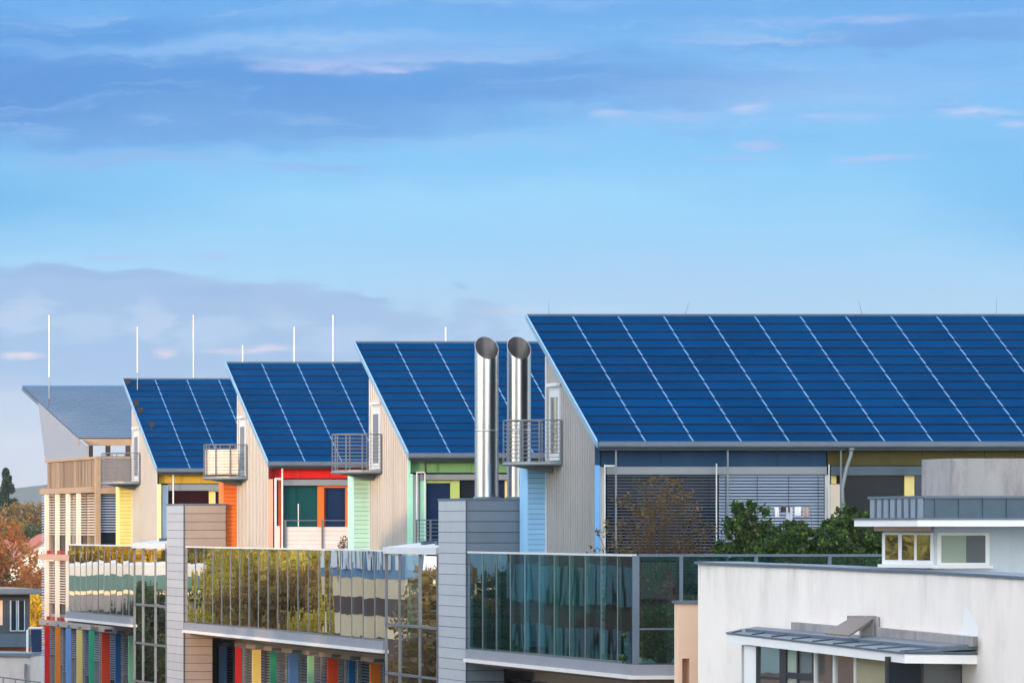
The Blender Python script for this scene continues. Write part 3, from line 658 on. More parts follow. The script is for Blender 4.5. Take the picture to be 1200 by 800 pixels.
YELF = paint('fascia_yellow', (206, 168, 52)); PALEY = paint('strip_cream', (236, 226, 170)); PALEB = paint('strip_paleblue', (178, 200, 220))
it4 = [('front_strip', 184.5, 189, 567, 745, PALEY, -.29), ('front_strip', 190, 197, 568, 745, PALEB, .0)]
for a, b in ((186, 203.2), (203.5, 235), (235.3, 270), (270.3, 285)): it4.append(('fascia_panel', a, b, 550, 566, YELF, 0, .06, 'yellow fascia panel'))
it4 += [('blind_box', 197.5, 285, 567, 574.5, HEAD, -.08, .2), ('window', 198, 224.5, 575, 745, WINRED, .12, .05), ('window', 225, 244.5, 575, 745, WINRED, .12, .05), ('frame', 245, 252.5, 574.8, 745, CREAM, .04), ('window', 253, 285, 576, 745, WINDOW, .12, .05), ('frame', 253, 285, 574.7, 575.8, CREAM, .06)]
p4, Yf4 = penthouse(234.8, 10.8, 'fourth penthouse with yellow fascia and pale yellow siding, beside the timber end house', 'yellow', (236, 222, 140), it4)
post(p4, 203, 552, 745, Yf4 - .35, .03, TRIM)
for px, py in ((149.5, 453.5), (160, 478.5), (165, 487), (178, 503.5)):
    y = 234.8 + (615 - py) * 0 + 8.5 * (549 - py) / 103; x = xat(px, y); z = H + 2.40 + (y - 234.8) * RISE / RUN
    part('snow_guard', MB().box(x - .10, x + .10, y - .03, y + .03, z + .06, z + .26).box(x - .02, x + .02, y - .02, y + .02, z - .02, z + .07), mat('black_iron', (40, 36, 36), rough=.7), p4)

# ------------------------------------------------------------------ end house with pergola roof
eh = thing('end_house', 'timber clad end house with open glass lamella pergola roof and white vertical fins', 'building', (G, 250.1, H - 4.3))
Y0, Y1 = 250.1, 264.9
part('wall', B(G + .35, G + 14, Y0 + .35, Y1, H - 4.28, H + 1.75), WALLG, eh)
part('terrace_floor', B(G + .1, G + 14, Y0 + .1, Y1 - .1, H + 1.755, H + 1.9), DECK, eh)
# timber parapet: boards
nb = 26; st = (Y1 - Y0 - .8) / nb
for i in range(nb):
    part('board', B(G + random.uniform(-.015, .015), G + .06, Y0 + .5 + i * st, Y0 + .5 + (i + 1) * st - .07, H + 1.80, H + 2.96), WOOD, eh)
part('board_backing', B(G + .065, G + .1, Y0 + .1, Y1, H + 1.9, H + 2.95), DARKWALL, eh)
part('parapet_cap', B(G - .06, G + .16, Y0 - .08, Y1 + .1, H + 2.965, H + 3.07), WOODL, eh)
part('corner_post', B(G - .05, G + .14, Y0 - .06, Y0 + .45, H - 4.28, H + 2.96), WOODL, eh)
part('ledge', B(G - .22, G + .3, Y0 + .46, Y1 + .5, H + 1.52, H + 1.78), WOODL, eh)
part('ledge', B(G - .22, G + .3, Y0 + .46, Y1 + .7, H - 1.46, H - 1.20), mat('ledge_brown', (190, 152, 132), rough=.7, var=.08), eh)
part('ledge', B(G - .22, G + .3, Y0 + .46, Y1 + .7, H - 4.42, H - 4.18), mat('ledge_grey', (150, 140, 136), rough=.7, var=.08), eh)
for z_a, z_b, pxs in ((H - 1.19, H + 1.50, (57, 69.5, 82, 94.5)), (H - 4.17, H - 1.47, (57, 69.5, 82, 94.5))):
    prev = Y1
    for px in pxs:
        Yq = yon(px, G - .1)
        part('fin', B(G - .27, G - .08, Yq, Yq + .16, z_a, z_b), FINW, eh)
    ys = [Y1 - .1] + [yon(px, G) for px in (63, 75.5, 88, 100)] + [Y0 + .6]
    for i in range(len(ys) - 1):
        w = part('window', B(G + .2, G + .34, ys[i + 1] + .06, ys[i] - .06, z_a + .02, z_b - .05), WINDOW if i % 2 else WINBLIND, eh)
        part('frame', MB().box(G + .1, G + .34, ys[i] - .058, ys[i] + .058, z_a + .0, z_b - .05), WOODL, w)
        bl = MB(); z = z_b - .1
        while z > z_a + .75:
            bl.add([(G + .02, ys[i + 1] + .1, z), (G + .02, ys[i] - .1, z), (G + .09, ys[i] - .1, z + .06), (G + .09, ys[i + 1] + .1, z + .06)], [(0, 1, 2, 3)]); z -= .115
        part('blind', bl, mat('blind_beige', (206, 190, 172), rough=.6), w, kind='stuff')
    for k in range(7):   # geranium boxes on the sills
        part('flower_box', B(G - .2, G - .02, Y0 + 1 + k * 2, Y0 + 2.2 + k * 2, z_a - .0, z_a + .16), mat('geranium', (150, 64, 52), rough=.9, var=.4, scale=6), eh)
# louvre strip at the north-west corner, left of the fins
bl = MB(); z = H + 1.4
while z > H - 7.4:
    bl.add([(G - .1, Y1 + .02, z), (G - .1, Y1 + .85, z), (G - .02, Y1 + .85, z + .06), (G - .02, Y1 + .02, z + .06)], [(0, 1, 2, 3)]); z -= .12
part('corner_louvre', bl, SLATL, eh, kind='stuff')
# south side
S = Y0
part('wall_panel', B(xat(117, S), xat(190, S), S, S + .08, zat(571, S), zat(537.5, S)), mat('panel_grey', (132, 124, 120), rough=.6, var=.06), eh)
part('ledge', B(xat(117, S), xat(190, S), S - .05, S + .3, zat(578, S), zat(571.3, S)), WOODL, eh)
w = part('window', B(xat(117.5, S), xat(190, S), S + .25, S + .34, zat(720, S), zat(578.3, S)), WINDOW, eh)
bl = MB(); q = 580
while q < 624:
    bl.add([(xat(118, S), S + .1, zat(q, S)), (xat(147, S), S + .1, zat(q, S)), (xat(147, S), S + .16, zat(q - 1.7, S)), (xat(118, S), S + .16, zat(q - 1.7, S))], [(0, 1, 2, 3)]); q += 3.1
part('blind', bl, SLATL, w, kind='stuff')
part('parapet_cap', B(xat(117, S), xat(190, S), S - .06, S + .14, zat(537, S), zat(534.5, S)), WOODL, eh)
# pergola: beam, posts, glass lamellae, white side panel
Ya, za = 255.3, H + 3.93; Yb, zb = 272.7, H + 6.66
Lp = math.hypot(Yb - Ya, zb - za); Ap = math.atan2(zb - za, Yb - Ya)
nl = 28; pl = Lp / nl
me = MB().box(0, 9, 0, pl * .74, -.015, .015).mesh('roof_lamella', LAMEL); fe = MB().box(0, 9, 0, .07, -.035, .03).mesh('lamella_bar', mat('bar_brown', (84, 68, 60), rough=.6))
for i in range(nl):
    y, z = Ya + i * pl * math.cos(Ap), za + i * pl * math.sin(Ap)
    link('roof_lamella', me, eh, (G, y, z + .02), (Ap + .02, 0, 0)); link('lamella_bar', fe, eh, (G, y - .09, z), (Ap, 0, 0))
for x_ in (G + .02, G + 2.6, G + 5.2, G + 7.8):
    part('rafter', MB().prism([(x_, Ya - .1, za - .22), (x_, Yb, zb - .22), (x_, Yb, zb - .06), (x_, Ya - .1, za - .06)], (.09, 0, 0)), ZINC, eh)
part('beam', B(G - .05, G + 9, Ya - .3, Ya - .1, za - .32, za - .04), WOODL, eh)
for px in (106, 126.5, 150, 172):
    x_ = xat(px, Ya - .2); part('post', B(x_ - .1, x_ + .1, Ya - .28, Ya - .12, H + 1.9, za - .325), mat('dark_timber', (70, 54, 42), rough=.7), eh)
zq = lambda px, py: (G, yon(px, G), zat(py, yon(px, G)))
part('side_panel', MB().prism([zq(53, 540), zq(44.5, 471), zq(85, 508), zq(102, 522), zq(102, 537)], (.08, 0, 0)), mat('translucent_panel', (142, 150, 164), rough=.5, var=.02), eh)

# ------------------------------------------------------------------ antennas and lightning rods
def antenna(px, pyt, pyb, Y, zbase, label, pyfoot=None):
    x = xat(px, Y); t = thing('antenna_mast', label, 'antenna', (x, Y, zbase), 'white rod antennas above the roofs')
    part('radome', MB().tube([(x, Y, zat(pyb, Y)), (x, Y, zat(pyt, Y))], .023, 10), mat('radome_white', (228, 228, 230), rough=.4, var=.02), t)
    part('mast', MB().tube([(x, Y, zbase), (x, Y, zat(pyb, Y) - .002)], .018, 6), GALV, t)
def onroof(Ye, Y): return H + 2.40 + (Y - Ye) * RISE / RUN + .01
antenna(57.5, 369, 442, 268, H + 6.66 - (272.7 - 268) * math.tan(Ap) + .0, 'leftmost white rod antenna, standing on the pergola roof')
antenna(161, 383, 436, 242.2, onroof(234.8, 242.2), 'second white rod antenna from the left, on the roof of the fourth penthouse')
antenna(226.6, 369, 443, 244.5, H - 3.5, 'tall white rod antenna behind the roof ridge of the fourth penthouse')
antenna(284.3, 404, 424, 221.0, H - 3.5, 'shortest white rod antenna, just over the left end of the third roof ridge')
antenna(344.8, 383, 424, 221.0, H - 3.5, 'medium white rod antenna over the middle of the third roof ridge')
antenna(390.2, 369, 424, 221.0, H - 3.5, 'tall white rod antenna over the right part of the third roof ridge')
antenna(522.3, 383, 402, 196.6, H - 3.5, 'lone white rod antenna over the second roof ridge, left of the chimneys')
for px, py, px2, py2, lb in ((808, 352, 802.5, 367, 'thin lightning rod leaning right on the nearest ridge'), (1006, 352, 1010.5, 367, 'thin lightning rod leaning left on the nearest ridge'),
                             (1167.5, 350, 1167.5, 367, 'upright thin lightning rod at the right end of the nearest ridge'), (643, 354, 643.5, 367, 'faint short lightning rod at the left end of the nearest ridge')):
    Y = 170.25; a, b = at(px2, py2 + 2, Y), at(px, py, Y)
    solo('lightning_rod', MB().tube([a, b], .010, 6, .005), GALV, tuple(a), lb, 'lightning rod', group='lightning rods on the nearest ridge')

# ------------------------------------------------------------------ white house in front, right
def YW(px): return 146 - (px - 818) * .055
wh = thing('white_house', 'white plastered house with zinc roof terrace and canopied bay in the right foreground', 'house', (39, 135, 0))
TOP = [(818, 660.5), (840, 662), (930, 665), (975, 667.2), (1020, 669.6), (1089, 672), (1150, 675.4), (1200, 678.6), (1260, 682)]
w_ = MB(); pts = [(at(px, py, YW(px))) for px, py in TOP]
def strip(mb, pa, zlow, back, ztopfn=None):
    for i in range(len(pa) - 1):
        a, b = pa[i], pa[i + 1]
        za_, zb_ = (zlow(a), zlow(b)) if callable(zlow) else (zlow, zlow)
        o = Vector((back, .25 * back, 0))
        mb.hexa([(a.x, a.y, za_), (b.x, b.y, zb_), (b.x + o.x, b.y + o.y, zb_), (a.x + o.x, a.y + o.y, za_), tuple(a), tuple(b), tuple(b + o), tuple(a + o)])
def strip_welded(pa, zlow, back):
    mb = MB(); n = len(pa); o = Vector((back, .25 * back, 0))
    for a in pa:
        zl = zlow(a) if callable(zlow) else zlow
        mb.v += [(a.x, a.y, zl), tuple(a), tuple(a + o), (a.x + o.x, a.y + o.y, zl)]
    for i in range(n - 1):
        p, q = 4 * i, 4 * i + 4
        mb.f += [(p, q, q + 1, p + 1), (p + 1, q + 1, q + 2, p + 2), (p + 2, q + 2, q + 3, p + 3), (p + 3, q + 3, q, p)]
    mb.f += [(0, 1, 2, 3), tuple(4 * (n - 1) + k for k in (3, 2, 1, 0))]
    return mb
part('wall', strip_welded(pts, 0, 1.2), PLASTER, wh)
cp = [Vector((p.x - .05, p.y - .05, p.z + .065)) for p in pts]; cp[0] += Vector((-.06, 0, 0))
part('coping', strip_welded(cp, lambda a: a.z - .06, 1.32), ZINC, wh)
part('roof', MB().plan([(p.x + 1.0, p.y + .2) for p in pts] + [(52, 115), (52, 147), (40.5, 147)], H - 1.75, H - 1.55), ZINCD, wh)
# salmon wall return at the left
Ys = 147.6
part('side_wall', MB().box(xat(795, Ys), xat(824, Ys), Ys, Ys + .4, zat(771, Ys), zat(707, Ys)).box(xat(795, Ys), xat(799.5, Ys), Ys, Ys + .4, 0, zat(771.05, Ys)).box(xat(808, Ys), xat(824, Ys), Ys, Ys + .4, 0, zat(771.05, Ys)), SALMON, wh, label='salmon coloured side wall')
part('niche', B(xat(799.5, Ys), xat(808, Ys), Ys + .3, Ys + .38, 0, zat(771.1, Ys)), mat('niche_brown', (176, 132, 104), rough=.9), wh)
part('side_coping', B(xat(792.5, Ys), xat(826, Ys), Ys - .06, Ys + .45, zat(706.8, Ys), zat(703.5, Ys)), ZINC, wh)
# plaster patch on the wall
pp = []
for px, py in ((1119, 754), (1121, 740), (1124, 722), (1128, 708), (1134, 713), (1141, 724), (1146, 734), (1147, 754)):
    v = at(px, py, YW(px)); pp.append((v.x - .006, v.y - .012, v.z))
part('plaster_patch', MB().prism(pp, (.004, .006, 0)), PLASTERC, wh)
# canopy
def YC(px): return 128 + (1060 - px) / (1060 - 851) * 14.2
fa, fb = at(851, 742.5, YC(851)), at(1060, 766, 128.0); fc = at(1146, 767, 128.0)
ba, bb = at(872, 738.5, YW(872)), at(1146, 761, YW(1146))
th = .20
can = part('canopy', MB().hexa([fa - Vector((0, 0, th)), fb - Vector((0, 0, th)), fc - Vector((0, 0, th)), ba - Vector((0, 0, th + .1)), fa, fb, fc, ba]), PLASTERC, wh)
def cz(u, v, dz=0):   # u along the front 0..1, v to the wall
    a = fa.lerp(fb, u); b = ba.lerp(bb, u); p = a.lerp(b, v); return Vector((p.x, p.y, p.z + dz))
part('canopy_sheet', MB().hexa([cz(0, -.03, .012), cz(1, -.03, .012), cz(1, 1, .02), cz(0, 1, .02), cz(0, -.03, .05), cz(1, -.03, .05), cz(1, 1, .06), cz(0, 1, .06)]), ZINC, can)
part('canopy_edge', MB().hexa([fb + Vector((0, -.03, .012)), fc + Vector((.1, -.03, .012)), fc + Vector((.1, .3, .012)), fb + Vector((0, .3, .012)), fb + Vector((0, -.03, .06)), fc + Vector((.1, -.03, .07)), fc + Vector((.1, .3, .07)), fb + Vector((0, .3, .06))]), ZINCD, can)
for k in range(9):
    u = .04 + k * .118
    part('standing_seam', MB().hexa([cz(u, -.02, .052), cz(u + .004, -.02, .052), cz(u + .004, .44, .056), cz(u, .44, .056), cz(u, -.02, .08), cz(u + .004, -.02, .08), cz(u + .004, .44, .084), cz(u, .44, .084)]), ZINCD, can)
part('canopy_step', MB().hexa([cz(.06, .45, .05), cz(1.0, .45, .05), cz(1.0, .95, .05), cz(.06, .95, .05), cz(.06, .45, .125), cz(1.0, .45, .125), cz(1.0, .95, .13), cz(.06, .95, .13)]), ZINC, can)
# concrete upstand and hatch chute over the canopy
def slabstrip(pl, pr, d0=.12, mname=None):
    (pxa, ta, bo_a), (pxb, tb, bo_b) = pl, pr
    A_, B_ = at(pxa, ta, YW(pxa) - .6), at(pxb, tb, YW(pxb) - .6); A2, B2 = at(pxa, bo_a, YW(pxa) - .6), at(pxb, bo_b, YW(pxb) - .6)
    o = Vector((.25, .3, 0)); return MB().hexa([A2, B2, B2 + o, A2 + o, A_, B_, B_ + o, A_ + o])
part('upstand', slabstrip((927, 728.5, 740), (980, 733, 744)), CONC, wh); part('upstand', slabstrip((1027, 735, 750), (1139, 745.5, 757)), CONC, wh)
Yh = YW(1010) - 1.0
ch = MB(); A1 = at(998, 721.5, Yh); 
ch.hexa([at(967, 743.5, Yh - 1.2), at(995, 746, Yh - 1.2), at(1023, 728, Yh), at(997, 726, Yh), at(967, 741, Yh - 1.2), at(995, 743.5, Yh - 1.2), at(1023, 724.5, Yh), at(997, 723, Yh)])
part('hatch_lid', ch, mat('hatch_grey', (128, 122, 118), rough=.7, var=.1), wh)
part('hatch_frame', MB().box(xat(997, Yh), xat(1027.5, Yh), Yh + .02, Yh + .3, zat(726, Yh), zat(721, Yh)).box(xat(1024, Yh), xat(1027.5, Yh), Yh - .2, Yh + .018, zat(746, Yh), zat(722, Yh)).box(xat(1010, Yh), xat(1023.5, Yh), Yh + .02, Yh + .2, zat(748, Yh), zat(726.2, Yh)), CONC, wh)
# bay under the canopy
def YB(px): return 129 + (1056 - px) / (1056 - 862) * 12.6
def bay(name, pa, pb, qa, qb, m, off=0., depth=.06, parent=wh, top=None):
    """vertical piece on the west face of the bay between photo columns pa..pb, heights from z at qa"""
    A_, B_ = at(pa, 700, YB(pa)), at(pb, 700, YB(pb)); n = Vector((-(B_.y - A_.y), (B_.x - A_.x), 0)).normalized()
    if n.x > 0: n = -n
    A_ = A_ + n * off; B_ = B_ + n * off; d = -n * depth
    return part(name, MB().hexa([(A_.x, A_.y, qb), (B_.x, B_.y, qb), (B_.x + d.x, B_.y + d.y, qb), (A_.x + d.x, A_.y + d.y, qb), (A_.x, A_.y, qa), (B_.x, B_.y, qa), (B_.x + d.x, B_.y + d.y, qa), (A_.x + d.x, A_.y + d.y, qa)]), m, parent)
zc = H - 2.86; zl = H - 5.2
BLK = mat('black_frame', (38, 40, 44), rough=.45, var=.05)
bay('column', 872, 885.5, zc, 0, PLASTERC, 0, .3)
bay('column', 862, 871.5, zc, 0, mat('column_shade', (178, 176, 178), rough=.8), -.15, .2)  # grey strip painted in for the shade beside the pale column
for (a, b, m) in ((888, 913, WINBAY), (921, 933, WINCURT), (935, 951, WINBLIND), (955, 975.5, WINBAY), (978, 1000, WINBAY)):
    bay('window', a, b, zc, zl, m, -.04, .02)
part('window', MB(), WINDOW, wh) if False else None
for (a, b, m) in ((886, 888, BLK), (913.3, 921, BLK), (933.2, 934.8, BLK), (951.2, 953.5, BLK), (953.6, 955, WHITEF), (975.7, 977.8, WHITEF), (1000.2, 1003, WHITEF)):
    bay('frame', a, b, zc, zl, m, .0, .08)
bay('transom', 888.1, 913.2, H - 3.55, H - 3.62, BLK, -.01, .06); bay('transom', 921.1, 951, H - 3.42, H - 3.56, BLK, -.01, .06); bay('transom', 955.1, 1000, H - 3.62, H - 3.7, WHITEF, -.005, .06)
bay('wall_panel', 1003.2, 1039, zc, 0, mat('olive_beige', (158, 150, 122), rough=.8), -.02, .1)
part('side_window', B(xat(1041, 129), xat(1078, 129), 129.0, 129.06, zl, zc - .02), WINDOW, wh)
part('side_window', B(xat(1082, 129), xat(1126, 129), 129.0, 129.06, zl, zc - .06), WINBLIND, wh)
for a, b in ((1038.5, 1041), (1078.2, 1081.8), (1126.2, 1132)): part('frame', B(xat(a, 129), xat(b, 129), 128.97, 129.1, zl, zc), BLK, wh)
part('frame', B(xat(1041.1, 129), xat(1126, 129), 128.98, 129.05, zc - .055, zc + .0), BLK, wh)
part('bay_core', MB().plan([(xat(1126, 129.4), 129.4), (xat(1048, 129.6), 129.6), (xat(870, 142.2), 142.2), (xat(900, 143), 143), (xat(1140, 130.5), 130.5)], 0, H - 2.95), DARKWALL, wh)
# roof room
A_, B_, C_ = at(1095, 618, 134.0), at(1035, 618, 136.8), at(1265, 618, 134.0)
zr0, zr1 = H - 1.7, H + .02
part('room_wall', MB().plan([(A_.x, A_.y), (B_.x, B_.y), (B_.x + 4, B_.y + 2), (C_.x, C_.y + 4), (C_.x, C_.y)], zr0, zr1 + .08), BLUEP, wh, label='blue grey room on the roof')
def rw(name, u0, u1, q0, q1, m, off, depth=.05, parent=wh):   # on the west face, u from corner A to B
    n = Vector((-1, -.3, 0)).normalized(); n = Vector((-(B_.y - A_.y), B_.x - A_.x, 0)).normalized()
    if n.x > 0: n = -n
    p, q = A_.lerp(B_, u0) + n * off, A_.lerp(B_, u1) + n * off; d = -n * depth
    return part(name, MB().hexa([(p.x, p.y, q1), (q.x, q.y, q1), (q.x + d.x, q.y + d.y, q1), (p.x + d.x, p.y + d.y, q1), (p.x, p.y, q0), (q.x, q.y, q0), (q.x + d.x, q.y + d.y, q0), (p.x + d.x, p.y + d.y, q0)]), m, parent)
def uu(px):   # photo column -> u on A-B
    lo, hi = 0., 1.
    for _ in range(40):
        m_ = (lo + hi) / 2; p = A_.lerp(B_, m_); v = CX + F * p.x / p.y
        if v > px: lo = m_
        else: hi = m_
    return (lo + hi) / 2
ztw, zbw = zat(624, 135), zat(661, 135)
wf = rw('window', uu(1094), uu(1036), ztw, zbw, PLASTERC, .05, .08)
for a, b in ((1040, 1055), (1059.5, 1074), (1077, 1092.5)): rw('pane', uu(b), uu(a), ztw - .05, zbw + .1, WINMIR, .058, .006, wf)
rw('sash', uu(1075.5), uu(1058), ztw - .02, zbw + .06, PLASTERC, .0565, .003, wf)
rw('sill', uu(1096), uu(1026) if False else 1.0, zbw - .002, zbw - .08, PLASTERC, .14, .2)
YS_ = 134.0
ws = part('window', B(xat(1098, YS_), xat(1159, YS_), YS_ - .04, YS_ + .02, zat(662, YS_), zat(624, YS_)), PLASTERC, wh)
part('pane', B(xat(1102.5, YS_), xat(1131.3, YS_), YS_ - .05, YS_ - .042, zat(659, YS_), zat(627, YS_)), WINCURT, ws)
part('pane', B(xat(1131.5, YS_), xat(1154, YS_), YS_ - .05, YS_ - .042, zat(659, YS_), zat(627, YS_)), WINBLIND, ws)
part('sill', B(xat(1092, YS_), xat(1162, YS_), YS_ - .12, YS_ + .0, zat(665.5, YS_), zat(662.3, YS_)), PLASTERC, wh)
part('soffit_beam', MB().plan([(xat(1088, 133.6), 133.6), (xat(1024, 137), 137), (xat(1034, 138.2), 138.2), (xat(1098, 134.8), 134.8)], zat(622, 134), zat(616.8, 134)), mat('beam_beige', (206, 180, 160), rough=.7), wh)
sl_ = [(xat(1075, 132.6), 132.6), (xat(1001, 137.4), 137.4), (xat(1001, 137.4) + 5, 141), (xat(1270, 141), 141), (xat(1270, 132.6), 132.6)]
def inset(pl, d): return [(pl[0][0] + d, pl[0][1] + d), (pl[1][0] + d, pl[1][1]), (pl[2][0], pl[2][1] - d), (pl[3][0], pl[3][1] - d), (pl[4][0], pl[4][1] + d)]
part('roof_slab', MB().plan(sl_, zat(616.5, 133), zat(608.5, 133)), PLASTERC, wh)
part('roof_sheet', MB().plan(inset(sl_, -.03), zat(608.4, 133), zat(606.4, 133)), ZINC, wh)
zp0, zp1 = zat(606.3, 134), zat(581, 134)
a_, b_ = (xat(1083, 134.2), 134.2), (xat(1019.5, 138.0), 138.0)
part('roof_parapet', MB().plan([a_, b_, (b_[0] + 4, b_[1] + 1.5), (xat(1270, 138), 138), (xat(1270, 134.2), 134.2)], zp0, zp1 - .05), ZINCD, wh)
part('parapet_cap', MB().plan([(a_[0] - .03, a_[1] - .05), (b_[0] - .06, b_[1]), (b_[0] + 4, b_[1] + 1.6), (xat(1270, 138), 138.1), (xat(1270, 134.2), 134.15)], zp1 - .047, zp1 + .01), ZINC, wh)
for k in range(1, 8):
    f_ = k / 8; x_, y_ = a_[0] + (b_[0] - a_[0]) * f_, a_[1] + (b_[1] - a_[1]) * f_
    part('parapet_seam', B(x_ - .035, x_ + .02, y_ - .06, y_ + .06, zp0, zp1 - .05), ZINCD, wh)
for k in range(8):
    p_, q_ = [Vector((a_[0] + (b_[0] - a_[0]) * f_, a_[1] + (b_[1] - a_[1]) * f_, 0)) for f_ in (k / 8 + .012, (k + 1) / 8 - .012)]; o_ = Vector((-.018, -.006, 0))
    part('parapet_sheet_lit', MB().hexa([p_ + o_ + Vector((0, 0, zp0)), q_ + o_ + Vector((0, 0, zp0)), q_ + Vector((.02, 0, zp0)), p_ + Vector((.02, 0, zp0)), p_ + o_ + Vector((0, 0, zp1 - .052)), q_ + o_ + Vector((0, 0, zp1 - .052)), q_ + Vector((.02, 0, zp1 - .052)), p_ + Vector((.02, 0, zp1 - .052))]), ZINC_LIT, wh)  # same zinc as the parapet, west face brightened by colour
for px in (1096, 1124, 1152, 1180, 1208):
    x_ = xat(px, 134.2); part('parapet_seam', B(x_ - .012, x_ + .012, 134.16, 134.25, zp0, zp1 - .05), ZINCD, wh)
part('roof_box', MB().plan([(xat(1116, 135.5), 135.5), (xat(1080, 137.8), 137.8), (xat(1080, 137.8) + 4, 139), (xat(1270, 139), 139), (xat(1270, 135.5), 135.5)], zp1 + .012, zat(537, 135.7)), CONC, wh)

# ------------------------------------------------------------------ foliage
def leafmat(name, c1, c2, c3=None):
    m = bpy.data.materials.new(name); m.use_nodes = True; nt = m.node_tree; N = nt.nodes; L = nt.links; p = N['Principled BSDF']
    g = N.new('ShaderNodeNewGeometry'); rp = N.new('ShaderNodeValToRGB'); L.new(g.outputs['Random Per Island'], rp.inputs[0])
    e = rp.color_ramp.elements; e[0].color = (*lin(c1), 1); e[1].color = (*lin(c2), 1)
    if c3: x_ = rp.color_ramp.elements.new(.85); x_.color = (*lin(c2), 1); rp.color_ramp.elements[2].color = (*lin(c3), 1)
    L.new(rp.outputs[0], p.inputs['Base Color']); p.inputs['Roughness'].default_value = .6; p.inputs['Specular IOR Level'].default_value = .25
    tr = N.new('ShaderNodeBsdfTranslucent'); L.new(rp.outputs[0], tr.inputs[0]); mx = N.new('ShaderNodeMixShader'); mx.inputs[0].default_value = .3
    L.new(p.outputs[0], mx.inputs[1]); L.new(tr.outputs[0], mx.inputs[2]); L.new(mx.outputs[0], N['Material Output'].inputs[0]); return m
def leaves(rng, centers, radii, per, size, asp=.6):
    """leaf quads scattered in clumps -> numpy verts (n*4,3)"""
    n = len(centers) * per
    c = np.repeat(centers, per, 0); r = np.repeat(radii, per, 0)
    d = rng.normal(size=(n, 3)); d /= np.linalg.norm(d, axis=1)[:, None]
    p = c + d * (rng.random((n, 1)) ** .45) * r
    u = rng.normal(size=(n, 3)); u /= np.linalg.norm(u, axis=1)[:, None]
    w = np.cross(u, rng.normal(size=(n, 3))); w /= np.linalg.norm(w, axis=1)[:, None]
    s = size * (.6 + .8 * rng.random((n, 1)))
    u *= s; w *= s * asp
    return np.stack([p - u, p + w * .9, p + u, p - w * .9], 1).reshape(-1, 3)
def leafmesh(name, v, m):
    me = bpy.data.meshes.new(name); n = len(v) // 4
    me.vertices.add(len(v)); me.vertices.foreach_set('co', v.astype(np.float32).ravel())
    me.loops.add(len(v)); me.loops.foreach_set('vertex_index', np.arange(len(v), dtype=np.int32))
    me.polygons.add(n); me.polygons.foreach_set('loop_start', np.arange(0, len(v), 4, dtype=np.int32)); me.polygons.foreach_set('loop_total', np.full(n, 4, dtype=np.int32))
    me.materials.append(m); me.update(); me.validate(); return me
def make_tree(seed, h, r, m, base=.28, ncl=70, per=60, leaf=.28, clump=.9, cone=False):
    rng = np.random.default_rng(seed); cs = []; rd = []
    while len(cs) < ncl:
        q = rng.uniform(-1, 1, 3)
        if cone:
            tt = rng.random(); ang = rng.random() * 6.283; rr = (1 - tt) ** .9 * r * math.sqrt(rng.random()) + .1
            cs.append((rr * math.cos(ang), rr * math.sin(ang), h * (.08 + .9 * tt))); rd.append(clump * (1.15 - .75 * tt)); continue
        if np.linalg.norm(q) > 1 or (np.linalg.norm(q) < .45 and rng.random() < .7): continue
        bump = .8 + .35 * math.sin(3 * math.atan2(q[1], q[0]) + seed) * (.4 + .6 * rng.random())
        cs.append((q[0] * r * bump, q[1] * r * bump, h * (base + (1 - base) * (q[2] * .5 + .5)))); rd.append(clump * (.6 + .7 * rng.random()))
    cs = np.array(cs); rd = np.array(rd)[:, None]
    crown = leafmesh('crown', leaves(rng, cs, rd, per, leaf), m)
    tk = MB(); tk.tube([(0, 0, 0), (.06 * r, .02, h * .3), (0, .05 * r, h * .62), (.03, 0, h * .93)], .035 * h * .6, 8, .03)
    for i in range(9):
        c = cs[rng.integers(len(cs))]; z = h * (.22 + .05 * i); tk.tube([(0, 0, z), (c[0] * .5, c[1] * .5, (z + c[2]) / 2 + .1), (c[0], c[1], c[2])], .10 * h / 12, 5, .02)
    return tk.mesh('trunk', BARK), crown
def place_tree(kind, meshes, x, y, rot, s, label, group, z=0, cat='tree'):
    t = thing(kind, label, cat, (x, y, z), group); t.rotation_euler = (0, 0, rot); t.scale = (s, s, s)
    for nm, me in (('trunk', meshes[0]), ('crown', meshes[1])):
        o = bpy.data.objects.new(nm, me); COL.objects.link(o); o.parent = t
    return t
LGOLD = leafmat('leaf_gold', (168, 156, 64), (212, 184, 78), (116, 134, 72)); LOR = leafmat('leaf_orange', (180, 104, 40), (150, 102, 44), (120, 110, 52))
LBRN = leafmat('leaf_brown', (124, 98, 58), (150, 122, 62), (84, 88, 50)); LPINE = leafmat('leaf_pine', (32, 54, 40), (44, 68, 48), (56, 76, 50)); LGRN = leafmat('leaf_green', (30, 52, 24), (64, 92, 36), (120, 138, 52))
LYEL = leafmat('leaf_yellow', (200, 156, 24), (222, 182, 44), (160, 140, 40)); LDK = leafmat('leaf_dark', (44, 60, 36), (70, 84, 44), (96, 92, 46)); LRED = leafmat('leaf_red', (140, 44, 52), (176, 66, 70), (90, 70, 46))
LRUST = leafmat('leaf_rust', (104, 76, 50), (88, 86, 48), (150, 104, 76))
TG = make_tree(1, 13, 4.6, LGOLD, ncl=110, per=150, leaf=.17); TO = make_tree(2, 12, 4.2, LOR, ncl=100, per=150, leaf=.17); TB = make_tree(3, 13, 5, LBRN, ncl=110, per=150, leaf=.17)
TP = make_tree(4, 19, 3.6, LPINE, ncl=170, per=120, leaf=.17, clump=.9, cone=True); TY = make_tree(5, 10, 3.4, LYEL, ncl=80, per=150, leaf=.16); TD = make_tree(6, 12.5, 4.4, LDK, ncl=90, per=150, leaf=.17)
